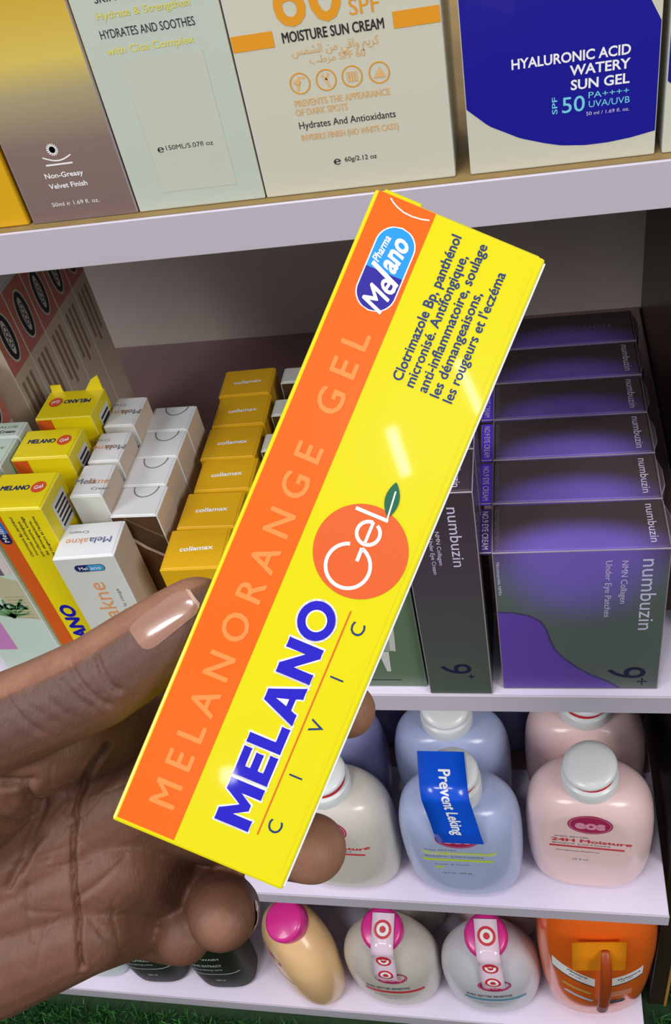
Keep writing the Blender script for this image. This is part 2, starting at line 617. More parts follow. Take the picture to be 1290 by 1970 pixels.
# six bold capitals with a white outline
CAPS = dict(
    M=[[(0, 0), (0, 1), (.27, 1), (.5, .50), (.73, 1), (1, 1), (1, 0), (.75, 0), (.75, .58), (.57, .20), (.43, .20), (.25, .58), (.25, 0)]],
    E=[[(0, 0), (0, 1), (1, 1), (1, .77), (.36, .77), (.36, .62), (.92, .62), (.92, .40), (.36, .40), (.36, .23), (1, .23), (1, 0)]],
    L=[[(0, 0), (0, 1), (.38, 1), (.38, .24), (1, .24), (1, 0)]],
    A=[[(0, 0), (.36, 1), (.64, 1), (1, 0), (.71, 0), (.65, .19), (.35, .19), (.29, 0)]],
    N=[[(0, 0), (0, 1), (.26, 1), (.72, .42), (.72, 1), (1, 1), (1, 0), (.75, 0), (.28, .59), (.28, 0)]],
    O=[[(.5 + .5 * math.cos(2 * PI * i / 40), .5 + .52 * math.sin(2 * PI * i / 40)) for i in range(40)]])
x = 80.0
for ch, wd in (('M', 94), ('E', 66), ('L', 60), ('A', 86), ('N', 80), ('O', 86)):
    gw = wd - 8
    def put(q): return (hb(251 - 70 * q[1]), ha(x + gw * q[0]))
    for outl in CAPS[ch]:
        o_ = [put(q) for q in outl]
        P.stroke(o_ + o_[:2], 8 * K, M['ink_white'], 1)
        for q in o_:
            P.disc(q[0], q[1], 4 * K, 4 * K, M['ink_white'], 1, 10)
        P.shape(o_, M['royal'], 3)
    if ch == 'A':
        P.shape([put(q) for q in ((.41, .36), (.5, .70), (.59, .36))], M['ink_white'], 4)
    if ch == 'O':
        P.disc(*put((.5, .5)), 20.5 * K, 21.5 * K, M['ink_white'], 4, 32)
        P.disc(*put((.5, .5)), 17.5 * K, 18.5 * K, M['yellow'], 5, 32)
    x += wd
P.grid(hb(268.6), ha(82), hb(271.2), ha(548), M['orange2'], 1, 1, 4)
for ch, a in (('C', 109), ('I', 213), ('V', 317), ('I', 417), ('C', 520)):
    P.text(ch, hb(295), ha(a), (3.4 if ch == 'I' else 25) * K, 27 * K, M['text_blue'], 90, 0.0, 1)
# thin fold line and printed scuffs along the right edge
P.grid(hb(338), ha(20), hb(339.4), ha(1290), M['yellow2'], 1, 1, 6)
P.stroke([(hb(q), ha(a)) for q, a in ((34, 1310), (42, 1304), (52, 1299), (68, 1294), (86, 1293), (104, 1295), (119, 1299))], 2.6 * K, M['ink_white'], 2)
P.build('lettering', held)

P = Print(on_front)                   # the round fruit mark with its thin word
P.disc(hb(243), ha(661), 92 * K, 92 * K, M['fruit'], 1, 64)
P.ring(hb(231), ha(626), 46.5 * K, 46.5 * K, 7 * K, M['ink_white'], 3, 56, 107, 433.6)
P.stroke([(hb(242.7), ha(668)), (hb(243.3), ha(641))], 7 * K, M['ink_white'], 3)
P.ring(hb(243), ha(699), 26 * K, 26 * K, 7 * K, M['ink_white'], 3, 44, 90, 422)
P.grid(hb(241), ha(677), hb(247), ha(723), M['ink_white'], 3, 1, 2)
P.grid(hb(202), ha(731.5), hb(269), ha(738.5), M['ink_white'], 3, 4, 1)
lf = []
for i in range(21):
    t = i / 20
    lf.append((t * 70, 14 * math.sin(PI * t) ** 0.8))
lf = lf + [(x_, -y_) for x_, y_ in reversed(lf[1:-1])]
P.shape([(hb(266 - 0.16 * x_ + y_ * 0.987), ha(741 + 0.987 * x_ + 0.16 * y_)) for x_, y_ in lf], M['leaf'], 4)
P.stroke([(hb(266 - 0.10 * x_), ha(739 + 0.987 * x_)) for x_ in (0, 15, 30, 45, 55)], 3 * K, M['ink_white'], 5)
P.build('fruit_mark', held, 'round orange mark with thin white word and green leaf')

P = Print(on_front)                   # two-tone capsule logo
P.pill(hb(77.5), ha(1180), 172 * K, 80 * K, M['ink_white'], 1, 90)
P.pill(hb(77.5), ha(1180), 167 * K, 75 * K, M['navy'], 2, 90, -1, -0.08)
P.pill(hb(77.5), ha(1180), 167 * K, 75 * K, M['sky'], 2, 90, -0.08, 1)
P.text('Me', hb(84), ha(1134), 60 * K, 46 * K, M['ink_white'], 80, 0.02, 4, 0.2)
P.text('l', hb(80), ha(1170), 9 * K, 64 * K, M['ink_white'], 78, 0.02, 4, 0.2)
P.text('ano', hb(80), ha(1214), 66 * K, 40 * K, M['ink_white'], 84, 0.03, 4, 0.2)
P.text('Pharma', hb(55), ha(1215), 52 * K, 15 * K, M['ink_white'], 84, 0.02, 4, 0.2)
P.build('logo', held, 'navy and sky blue capsule logo with white script')
from_bm('glue_seam', box_bm(HELD_W / 2 - 0.0002, HELD_W / 2 + 0.00035, 0.0004, 0.006, 0.0008, HELD_L - 0.0008, 0.0001, 1),
        [M['white']], held)['label'] = 'raw white board edge'
tf_ = from_bm('tuck_flap', box_bm(-HELD_W / 2 + 0.0018, -HELD_W / 2 + 0.0105, 0.0012, 0.020, HELD_L - 0.001, HELD_L + 0.0012, 0.0003, 1),
              [M['yellow']], held)

# ------------------------------------------------------------------ the hand (built around the carton, millimetres in the carton's viewing frame)
HAND_M = Matrix(((AX_R.x, AX_U.x, -AX_F.x, face_c.x), (AX_R.y, AX_U.y, -AX_F.y, face_c.y), (AX_R.z, AX_U.z, -AX_F.z, face_c.z), (0, 0, 0, 1)))
CHAINS = dict(
    thumb=[(-97.4, -55.7, -24, 15), (-76.2, -43.1, -17, 11.2), (-63.8, -37.7, -14, 10.9), (-52.9, -32.7, -13, 10.8), (-42.8, -26.1, -13, 10.4), (-35.2, -21.4, -13, 10.0), (-30.1, -18.3, -13, 9.6)],
    thenar=[(-127.5, -95.3, -38, 22), (-107.4, -73.4, -32, 20), (-88.6, -59.9, -30, 18), (-71.9, -49.9, -26, 12)],
    index=[(-125.7, -103.8, -42, 22), (-86.8, -78.2, -46, 15), (-49.9, -47.9, -45, 12), (-23.7, -45.8, -58, 10), (-4.7, -45.4, -46, 8.8), (4.5, -44.3, -37, 7.2)],
    web=[(-71.9, -51.2, -26, 12), (-57.4, -49.0, -38, 11.5), (-49.9, -46.6, -45, 11.5)],
    middle=[(-125.7, -107.8, -42, 22), (-86.8, -89.2, -46, 15), (-51.9, -70.0, -46, 12.5), (-28.5, -83.8, -62, 9.8), (-12.3, -82.0, -47, 8.8), (-4.5, -79.5, -37.5, 8.8)],
    ring=[(-125.7, -111.8, -42, 22), (-86.8, -97.4, -46, 15), (-56.9, -86.4, -44, 12.5), (-44.5, -97.7, -62, 10.5), (-32.8, -103.5, -62, 10.0), (-27.4, -99.0, -46, 9.2), (-26.4, -92.9, -29, 8.4)],
    pinky=[(-125.7, -117.2, -42, 22), (-86.0, -110.1, -44, 15), (-62.2, -101.5, -42, 11.5), (-53.6, -107.4, -60, 10), (-44.9, -112.2, -64, 9.2), (-40.0, -109.0, -54, 8)],
    forearm=[(-124.6, -106.8, -40, 25), (-147.3, -125.7, -38, 27), (-175.9, -143.7, -32, 30)],
)


def capsule_chain(bm, ch, n=18):
    """overlapping tapered segments with rounded ends; the remesh below turns them into one skin"""
    for (a, b) in zip(ch[:-1], ch[1:]):
        A, B = Vector(a[:3]), Vector(b[:3])
        d = B - A
        L = d.length
        q = d.to_track_quat('Z', 'Y')
        rings = []
        prof = []
        for i in range(0, 7):
            t = PI / 2 * (1 - i / 6)
            prof.append((-a[3] * math.sin(t), a[3] * math.cos(t)))
        for i in range(1, 6):
            t = i / 6
            prof.append((L * t, a[3] + (b[3] - a[3]) * t))
        for i in range(0, 7):
            t = PI / 2 * i / 6
            prof.append((L + b[3] * math.sin(t), b[3] * math.cos(t)))
        for z, r in prof:
            r = max(r, 0.05)
            rings.append([bm.verts.new(A + q @ Vector((r * math.cos(2 * PI * k / n), r * math.sin(2 * PI * k / n), z))) for k in range(n)])
        for r0, r1 in zip(rings[:-1], rings[1:]):
            for k in range(n):
                bm.faces.new((r0[k], r0[(k + 1) % n], r1[(k + 1) % n], r1[k]))
        bm.faces.new(list(reversed(rings[0])))
        bm.faces.new(rings[-1])


bm = bmesh.new()
for ch in CHAINS.values():
    capsule_chain(bm, ch)
tmp = from_bm('hand_build', bm, [])
md = tmp.modifiers.new('r', 'REMESH')
md.mode = 'VOXEL'
md.voxel_size = 0.6
ms = tmp.modifiers.new('s', 'SMOOTH')
ms.factor = 0.5
ms.iterations = 12
bpy.context.view_layer.update()
dg = bpy.context.evaluated_depsgraph_get()
hm = bpy.data.meshes.new_from_object(tmp.evaluated_get(dg))
bpy.data.objects.remove(tmp)
hm.name = 'hand'

CREASES = [  # polyline in the viewing frame, half-width, depth, deepest z it may touch
    ([(-53.7, -50.5), (-57.7, -56.6), (-60.8, -61.7), (-63.5, -69.2), (-63.8, -81.9), (-62.5, -92.0), (-61.5, -103.6), (-61.3, -107.2)], 0.62, 2.0),
    ([(-50.5, -25.5), (-48.9, -28.7), (-47.1, -31.5), (-45.5, -32.8)], 0.7, 0.95),
    ([(-56.4, -27.3), (-53.9, -30.5), (-51.2, -33.3), (-48.0, -36.0)], 0.7, 0.8),
    ([(-58.0, -30.5), (-54.4, -33.7), (-51.2, -36.5)], 0.6, 0.5),
    ([(-52.1, -26.4), (-50.3, -30.5), (-48.9, -33.3)], 0.6, 0.55),
    ([(-62.6, -27.3), (-58.0, -31.9), (-53.5, -36.0)], 0.6, 0.5),
    ([(-66.3, -29.6), (-61.2, -34.2), (-56.7, -37.9)], 0.6, 0.4),
    ([(-69.9, -31.0), (-64.9, -36.0), (-59.9, -39.7)], 0.6, 0.4),
    ([(-73.0, -33.0), (-68.0, -38.0), (-63.5, -42.0)], 0.6, 0.35),
    ([(-79.5, -54.3), (-74.4, -55.8), (-68.3, -56.1)], 1.0, 1.5),
    ([(-79.5, -58.6), (-74.9, -56.6), (-70.4, -57.1)], 0.9, 1.0),
    ([(-70.1, -57.6), (-70.1, -64.2), (-71.9, -70.8), (-74.9, -76.8), (-79.5, -86.9)], 1.0, 1.5),
    ([(-79.5, -65.2), (-76.4, -65.7), (-73.9, -69.2)], 0.9, 0.9),
    ([(-65.3, -66.7), (-69.3, -71.3), (-73.4, -76.8), (-76.4, -82.9)], 0.8, 0.9),
    ([(-74.9, -86.9), (-74.7, -94.5), (-73.4, -100.1)], 0.7, 0.6),
    ([(-62.8, -90.0), (-58.2, -86.9), (-51.1, -80.9)], 0.8, 0.7),
    ([(-74.4, -93.0), (-66.8, -93.5)], 0.6, 0.4),
]


wr = random.Random(11)
for k in range(26):          # fine lines across the back of the thumb
    s_ = wr.uniform(0.0, 0.78) if k > 7 else wr.uniform(0.42, 0.72)
    cx_, cy_ = -84.0 + 40.0 * s_, -47.5 + 20.5 * s_
    L0, L1 = wr.uniform(1.0, 7.5), wr.uniform(1.0, 7.5)
    bend = wr.uniform(-0.8, 0.8)
    dx_, dy_ = 0.66 + wr.uniform(-0.12, 0.12), -0.75
    CREASES.append(([(cx_ - dx_ * L0, cy_ - dy_ * L0), (cx_ + bend * 0.4, cy_ + bend * 0.5), (cx_ + dx_ * L1, cy_ + dy_ * L1)], 0.38, wr.uniform(0.12, 0.34)))


for k in range(34):          # fine folds over the palm
    cx_, cy_ = wr.uniform(-80, -52), wr.uniform(-106, -58)
    an_ = wr.choice((1.45, 1.75, 0.9, 2.3, 0.2)) + wr.uniform(-0.2, 0.2)
    L0 = wr.uniform(2.0, 8.0)
    CREASES.append(([(cx_ - math.cos(an_) * L0, cy_ - math.sin(an_) * L0), (cx_ + wr.uniform(-0.7, 0.7), cy_), (cx_ + math.cos(an_) * L0, cy_ + math.sin(an_) * L0)], 0.42, wr.uniform(0.12, 0.32)))


def seg_dist(px, py, a, b):
    dx, dy = b[0] - a[0], b[1] - a[1]
    t = max(0.0, min(1.0, ((px - a[0]) * dx + (py - a[1]) * dy) / (dx * dx + dy * dy)))
    return math.hypot(px - a[0] - t * dx, py - a[1] - t * dy)


ang = math.atan2(0.3860, 0.9225)
ca_, sa_ = math.cos(ang), math.sin(ang)
HW, HL, HT = HELD_W * 500, HELD_L * 500, HELD_T * 1000
nrm = [v.normal.copy() for v in hm.vertices]
attr = hm.attributes.new('tone', 'FLOAT', 'POINT')
tips = [((4.5, -44.3), 12, 0.5), ((-4.5, -79.5), 13, 0.5), ((-26.4, -93.5), 6.5, 0.3)]
for v, n in zip(hm.vertices, nrm):
    x, y, z = v.co
    if n.z > 0.1 and -82 < x < -35:
        dep = 0.0
        for line, w, dp in CREASES:
            dd = min(seg_dist(x, y, a, b) for a, b in zip(line[:-1], line[1:]))
            if dd < 3.5 * w:
                dep += dp * (math.exp(-(dd / w) ** 2) - (0.10 * math.exp(-((dd - 2.3 * w) / w) ** 2) if dp > 0.7 else 0.0))
        v.co = v.co - n * max(-0.6, min(dep, 3.0))
        x, y, z = v.co
    # flesh flattens where it presses on the carton
    lx, ly = ca_ * x - sa_ * y, sa_ * x + ca_ * y
    if abs(lx) < HW + 0.35 and abs(ly) < HL and -HT - 0.35 < z < 0.35:
        dl, dr, db = lx + HW + 0.35, HW + 0.35 - lx, z + HT + 0.35
        if db <= min(dl, dr) + 2:
            v.co.z = -HT - 0.35
        elif dl < dr:
            lx = -HW - 0.35
            v.co.x, v.co.y = ca_ * lx + sa_ * ly, -sa_ * lx + ca_ * ly
        else:
            lx = HW + 0.35
            v.co.x, v.co.y = ca_ * lx + sa_ * ly, -sa_ * lx + ca_ * ly
    # skin tone: 0 back of the thumb, 0.5 palm, 1 finger pads
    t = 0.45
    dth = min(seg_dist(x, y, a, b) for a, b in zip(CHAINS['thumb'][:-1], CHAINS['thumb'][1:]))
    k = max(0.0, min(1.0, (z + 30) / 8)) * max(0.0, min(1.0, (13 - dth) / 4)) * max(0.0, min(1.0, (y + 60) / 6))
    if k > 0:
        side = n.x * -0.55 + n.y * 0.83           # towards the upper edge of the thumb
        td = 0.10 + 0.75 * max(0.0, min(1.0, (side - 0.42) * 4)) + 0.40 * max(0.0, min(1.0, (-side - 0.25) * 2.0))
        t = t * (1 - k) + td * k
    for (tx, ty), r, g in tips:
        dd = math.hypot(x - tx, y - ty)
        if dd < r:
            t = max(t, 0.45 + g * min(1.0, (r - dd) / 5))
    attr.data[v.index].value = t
for v in hm.vertices:
    v.co = v.co * 0.001
for p in hm.polygons:
    p.use_smooth = True

sk = bpy.data.materials.new('skin')
sk.use_nodes = True
nt = sk.node_tree
b = nt.nodes['Principled BSDF']
b.inputs['Roughness'].default_value = 0.52
b.inputs['Specular IOR Level'].default_value = 0.34
b.inputs['Subsurface Weight'].default_value = 0.12
b.inputs['Subsurface Radius'].default_value = (0.004, 0.0015, 0.0008)
b.inputs['Subsurface Scale'].default_value = 1.0
an = nt.nodes.new('ShaderNodeAttribute')
an.attribute_name = 'tone'
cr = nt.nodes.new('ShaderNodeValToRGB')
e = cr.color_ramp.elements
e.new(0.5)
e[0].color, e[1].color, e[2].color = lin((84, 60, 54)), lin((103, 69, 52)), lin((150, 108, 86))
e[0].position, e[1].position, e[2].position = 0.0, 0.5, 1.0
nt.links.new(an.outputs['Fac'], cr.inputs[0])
tc = nt.nodes.new('ShaderNodeTexCoord')
nz = nt.nodes.new('ShaderNodeTexNoise')
nz.inputs['Scale'].default_value = 170
nz.inputs['Detail'].default_value = 5
nt.links.new(tc.outputs['Object'], nz.inputs['Vector'])
mr = nt.nodes.new('ShaderNodeMapRange')
mr.inputs['To Min'].default_value, mr.inputs['To Max'].default_value = 0.76, 1.24
nt.links.new(nz.outputs['Fac'], mr.inputs['Value'])
mx = nt.nodes.new('ShaderNodeMix')
mx.data_type, mx.blend_type = 'RGBA', 'MULTIPLY'
mx.inputs[0].default_value = 1.0
nt.links.new(cr.outputs[0], mx.inputs[6])
nt.links.new(mr.outputs[0], mx.inputs[7])
nt.links.new(mx.outputs[2], b.inputs['Base Color'])
mp = nt.nodes.new('ShaderNodeMapping')          # fine skin lines run across the digits
mp.inputs['Rotation'].default_value = (0, 0, math.radians(40))
mp.inputs['Scale'].default_value = (1.0, 0.28, 0.6)
nt.links.new(tc.outputs['Object'], mp.inputs[0])
nf = nt.nodes.new('ShaderNodeTexNoise')
nf.inputs['Scale'].default_value = 1100
nf.inputs['Detail'].default_value = 4
nt.links.new(mp.outputs[0], nf.inputs['Vector'])
bp = nt.nodes.new('ShaderNodeBump')
bp.inputs['Strength'].default_value = 0.22
bp.inputs['Distance'].default_value = 0.0007
nt.links.new(nf.outputs['Fac'], bp.inputs['Height'])
nt.links.new(bp.outputs[0], b.inputs['Normal'])
vo = nt.nodes.new('ShaderNodeTexVoronoi')        # crosshatch of skin lines
vo.feature = 'DISTANCE_TO_EDGE'
vo.inputs['Scale'].default_value = 620
nt.links.new(mp.outputs[0], vo.inputs['Vector'])
vr = nt.nodes.new('ShaderNodeMapRange')
vr.inputs['From Max'].default_value = 0.09
nt.links.new(vo.outputs['Distance'], vr.inputs['Value'])
b2 = nt.nodes.new('ShaderNodeBump')
b2.inputs['Strength'].default_value = 0.12
b2.inputs['Distance'].default_value = 0.0005
nt.links.new(vr.outputs[0], b2.inputs['Height'])
nt.links.new(bp.outputs[0], b2.inputs['Normal'])
nt.links.new(b2.outputs[0], b.inputs['Normal'])
hm.materials.clear()
hm.materials.append(sk)
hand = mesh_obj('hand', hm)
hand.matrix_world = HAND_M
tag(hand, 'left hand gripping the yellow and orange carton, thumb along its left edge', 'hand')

bvh = BVHTree.FromPolygons([v.co for v in hm.vertices], [tuple(p.vertices) for p in hm.polygons])


def inside(p, poly):
    c = False
    for i in range(len(poly)):
        a, q = poly[i], poly[i - 1]
        if (a[1] > p[1]) != (q[1] > p[1]) and p[0] < (q[0] - a[0]) * (p[1] - a[1]) / (q[1] - a[1]) + a[0]:
            c = not c
    return c


def nail_plate(name, origin, axis, side, up, L, Wd, tip_from):
    """a curved plate: axis along the finger, side across, up out of the finger (all in hand millimetres)"""
    V, F, mi = [], [], []
    nx, ny = 22, 14
    for j in range(ny + 1):
        for i in range(nx + 1):
            s, t = i / nx, 2 * j / ny - 1
            half = Wd / 2 * (math.sqrt(max(0.0, 1 - (1 - min(s / 0.22, 1)) ** 2)) * 0.35 + 0.65) * (1 if s < 0.8 else math.sqrt(max(0.02, 1 - ((s - 0.8) / 0.24) ** 2)))
            p = Vector(origin) + axis * (s * L) + side * (t * half)
            hit = bvh.ray_cast((p + up * 14) * 0.001, -up)
            if hit[0] is not None and (hit[0] * 1000 - p).length < 12:
                q = hit[0] * 1000
            else:
                q = p - up * 3
            edge = min(1.0, (1 - abs(t)) * 4, s * 6)
            V.append(tuple((q + up * (0.04 + 0.26 * edge + 0.25 * s)) * 0.001))
    for j in range(ny):
        for i in range(nx):
            k = j * (nx + 1) + i
            F.append((k, k + 1, k + nx + 2, k + nx + 1))
            mi.append(1 if i / nx > tip_from else 0)
    me = bpy.data.meshes.new(name)
    me.from_pydata(V, [], F)
    me.materials.append(M['nail'])
    me.materials.append(M['nail_tip'])
    me.polygons.foreach_set('material_index', mi)
    for p in me.polygons:
        p.use_smooth = True
    return mesh_obj(name, me, hand)


ax = Vector((11.6, 10.2, 0.4)).normalized()
upn = Vector((-0.30, 0.42, 0.86))
upn = (upn - ax * upn.dot(ax)).normalized()
nail_plate('thumb_nail', (-41.6, -22.0, -4.2), ax, upn.cross(ax).normalized(), upn, 15.4, 7.6, 0.91)
ax2 = Vector((0.10, 0.25, 0.96)).normalized()
up2 = Vector((1.0, 0.15, 0.0))
up2 = (up2 - ax2 * up2.dot(ax2)).normalized()
nail_plate('ring_finger_nail', (-19.0, -95.5, -37.0), ax2, up2.cross(ax2).normalized(), up2, 8.5, 6.4, 0.8)

# ------------------------------------------------------------------ top shelf: six tall cartons
Y1 = 0.3045
c = carton('skincare_carton', 'plain golden yellow carton at the left end of the top shelf', 'carton', at(-0.2065, Y1, Z_TOP + 0.0002), 0.046, 0.035, 0.150,
           M['gold'], m_edge=M['gold_dark'], group='cartons on the top shelf')
gm = ramp_mat('gold_to_mauve_print', 2, [(0.0, (124, 102, 98)), (0.028, (134, 112, 104)), (0.045, (170, 156, 118)), (0.056, (214, 190, 90)), (0.075, (206, 168, 50)), (0.15, (200, 160, 50))])
c = carton('skincare_carton', 'carton fading from gold to mauve with a small white sun emblem', 'carton', at(-0.1604, Y1, Z_TOP + 0.0002), 0.0424, 0.034, 0.150,
           gm, m_edge=M['worn'], group='cartons on the top shelf')
P = Print(on_front)
X = -0.1604
zz = lambda z: z + 0.1365
for k in range(8):
    P.grid(-0.0025 - 0.0022, zz(-0.1100) - 0.00022, -0.0025 + 0.0022, zz(-0.1100) + 0.00022, M['ink_white'], 1, 1, 1, k * 22.5)
P.disc(-0.0025, zz(-0.1100), 0.0012, 0.0012, M['ink_white'], 1, 16)
P.stroke([(-0.0073 + 0.0109 * i / 10, zz(-0.1124) - 0.0016 * math.sin(PI * i / 10)) for i in range(11)], 0.0005, M['ink_white'], 1)
P.grid(-0.0071, zz(-0.1156), 0.0033, zz(-0.1150), M['ink_white'], 1, 1, 1)
P.text('Non-Greasy', -0.0017, zz(-0.1191), 0.0150, 0.0018, M['ink_white'], 0, 0.02)
P.text('Velvet Finish', -0.0016, zz(-0.1230), 0.0150, 0.0018, M['ink_white'], 0, 0.02)
P.text('50ml ℮ 1.69 fl. oz.', -0.0014, zz(-0.1298), 0.0188, 0.0015, M['ink_white'], 0, 0.0)
P.build('lettering', c)

c = carton('skincare_carton', 'pale green carton printed with soothing claims beside the gold and mauve one', 'carton', at(-0.1146, Y1, Z_TOP + 0.0002), 0.0480, 0.036, 0.155,
           M['palegreen'], m_edge=M['cream'], group='cartons on the top shelf')
P = Print(on_front)
P.grid(-0.0130, zz(-0.1300), 0.0150, zz(-0.0850), mat('soft_sand_ink', (194, 198, 182), 0.38), 0, 2, 2)
P.text('SKIN AQUA MOIST', -0.0005, zz(-0.0660), 0.0300, 0.0026, M['ink_black'])
P.text('Hydrate & Strengthen', -0.0008, zz(-0.0709), 0.0313, 0.0022, M['ink_lemon'], 0, 0.01)
P.text('HYDRATES AND SOOTHES', -0.0011, zz(-0.0764), 0.0321, 0.0026, M['ink_black'])
P.text('with Cica Complex', -0.0018, zz(-0.0815), 0.0302, 0.0022, M['ink_lemon'], 0, 0.01)
P.text('℮', -0.0088, zz(-0.1146), 0.0024, 0.0022, M['ink_black'], 0, 0.02)
P.text('150ML/5.07fl oz', 0.0018, zz(-0.1145), 0.0172, 0.0016, M['ink_black'])
P.build('lettering', c)

XC = -0.0566
c = carton('skincare_carton', 'cream sun cream carton with amber bars and big amber numerals', 'carton', at(XC, Y1, Z_TOP + 0.0002), 0.0668, 0.042, 0.160,
           M['cream'], m_edge=M['offwhite'], group='cartons on the top shelf')
P = Print(on_front)
P.text('60', -0.0066, zz(-0.0738), 0.0215, 0.0165, M['ink_amber'], 0, 0.012)
P.text('SPF', 0.0105, zz(-0.0795), 0.0092, 0.0046, M['ink_amber'])
P.text('MOISTURE SUN CREAM', -0.0003, zz(-0.0853), 0.0322, 0.0030, M['ink_black'], 0, 0.022)
P.grid(-0.0334 + 0.0003, zz(-0.0876), -0.0193, zz(-0.0828), M['ink_amber'], 1, 1, 1)
P.grid(0.0188, zz(-0.0874), 0.0331, zz(-0.0826), M['ink_amber'], 1, 1, 1)
P.text('\ufeb2\ufee4\ufeb8\ufedf\ufe8d \ufee6\ufee3 \ufef2\ufed7\ufe8d\ufeed \ufee2\ufef3\ufeae\ufedb', -0.0004, zz(-0.0896), 0.0280, 0.0026, M['ink_tan'])
P.text('\ufe90\ufec3\ufeae\ufee3 SPF 60', -0.0001, zz(-0.0928), 0.0179, 0.0022, M['ink_tan'])
for k, x in enumerate((-0.0136, -0.0049, 0.0036, 0.0124)):
    P.ring(x, zz(-0.0995), 0.0034, 0.0034, 0.0004, M['ink_amber'], 1, 28)
    if k == 0:
        P.stroke([(x - 0.001, zz(-0.1018)), (x, zz(-0.0975)), (x + 0.0018, zz(-0.0980))], 0.0008, M['ink_tan'])
        P.disc(x - 0.0008, zz(-0.0990), 0.0011, 0.0008, M['ink_tan'], 2, 12)
    elif k == 1:
        P.stroke([(x + 0.0008, zz(-0.1018)), (x, zz(-0.0995)), (x - 0.0012, zz(-0.0978))], 0.0008, M['ink_tan'])
        P.stroke([(x, zz(-0.0995)), (x + 0.0010, zz(-0.0974))], 0.0007, M['ink_tan'])
    elif k == 2:
        for q in range(4):
            P.grid(x - 0.0016 + q * 0.0009, zz(-0.1012), x - 0.0010 + q * 0.0009, zz(-0.0980), M['ink_tan'], 1, 1, 1)
    else:
        P.poly([(x - 0.0020, zz(-0.1010)), (x + 0.0020, zz(-0.1010)), (x + 0.0003, zz(-0.0978))], M['ink_tan'], 1)
P.text('PREVENTS THE APPEARANCE', -0.0008, zz(-0.1056), 0.0317, 0.0021, M['ink_tan'], 0, 0.01)
P.text('OF DARK SPOTS', -0.0082, zz(-0.1085), 0.0176, 0.0021, M['ink_tan'], 0, 0.01)
P.text('Hydrates And Antioxidants', -0.0004, zz(-0.1128), 0.0325, 0.0023, M['ink_black'])
P.text('INVISIBLE FINISH (NO WHITE CAST)', -0.0002, zz(-0.1169), 0.0329, 0.0020, M['ink_tan'], 0, 0.01)
P.text('℮', -0.0060, zz(-0.1261), 0.0024, 0.0024, M['ink_black'], 0, 0.02)
P.text('60g/2.12 oz', 0.0022, zz(-0.1259), 0.0110, 0.0016, M['ink_black'])
P.build('lettering', c)


def arc_front(x, pts):
    for (a, za), (b_, zb_) in zip(pts[:-1], pts[1:]):
        if a <= x <= b_:
            t = (x - a) / (b_ - a)
            t = t
            return za + (zb_ - za) * t
    return pts[-1][1]


def blue_print(P, w, h, pts):
    """deep blue field above a white curved foot"""
    n = 40
    V, F = [], []
    for i in range(n + 1):
        x = -w / 2 + 0.0003 + (w - 0.0006) * i / n
        V += [(x, arc_front(x, pts)), (x, h - 0.0006)]
    for i in range(n):
        F.append((2 * i, 2 * i + 2, 2 * i + 3, 2 * i + 1))
    P.add(V, F, M['bluecard'], 0)


XB = 0.0115
c = carton('skincare_carton', 'deep blue sun gel carton with white lettering and a white curved foot', 'carton', at(XB, Y1, Z_TOP + 0.0002), 0.0592, 0.040, 0.150,
           M['cream'], m_side=M['offwhite'], m_edge=M['offwhite'], group='cartons on the top shelf')
P = Print(on_front)
arc = [(-0.03, zz(-0.1140)), (-0.0226, zz(-0.1207)), (-0.0128, zz(-0.1259)), (-0.005, zz(-0.1285)), (0.0004, zz(-0.1299)), (0.008, zz(-0.1307)), (0.0151, zz(-0.1306)), (0.022, zz(-0.1299)), (0.03, zz(-0.1284))]
blue_print(P, 0.0592, 0.150, arc)
P.poly([(0.0294, zz(-0.0960)), (0.0294, zz(-0.0860)), (0.0240, zz(-0.0860))], M['cream'], 1)
P.text('HYALURONIC ACID', 0.0032, zz(-0.1027), 0.0355, 0.0029, M['ink_white'], 0, 0.022)
P.text('WATERY', 0.0120, zz(-0.1068), 0.0180, 0.0029, M['ink_white'], 0, 0.022)
P.text('SUN GEL', 0.0121, zz(-0.1112), 0.0176, 0.0029, M['ink_white'], 0, 0.022)
P.text('SPF', -0.0017, zz(-0.1169), 0.0053, 0.0016, M['ink_aqua'], 90, 0.01)
P.text('50', 0.0041, zz(-0.1171), 0.0070, 0.0048, M['ink_aqua'], 0, 0.005)
P.text('PA++++', 0.0148, zz(-0.1149), 0.0122, 0.0019, M['ink_aqua'])
P.text('UVA/UVB', 0.0150, zz(-0.1177), 0.0124, 0.0020, M['ink_aqua'])
P.text('50 ml / 1.69 fl. oz.', 0.0146, zz(-0.1206), 0.0131, 0.0011, M['ink_lilac'])
P.build('lettering', c)

c = carton('skincare_carton', 'blue and white carton cut off by the right end of the top shelf', 'carton', at(0.0730, Y1, Z_TOP + 0.0002), 0.0592, 0.040, 0.150,
           M['cream'], m_side=M['offwhite'], m_edge=M['offwhite'], group='cartons on the top shelf')
P = Print(on_front)
blue_print(P, 0.0592, 0.150, [(x, z + 0.001) for x, z in arc])
P.text('HYALURONIC ACID', 0.0032, zz(-0.1027), 0.0355, 0.0029, M['ink_white'], 0, 0.022)
P.build('lettering', c)

# ------------------------------------------------------------------ middle shelf
# violet cartons, one behind another
VH = 0.1105
vm_ = violet_mat('violet_fade_card', VH)


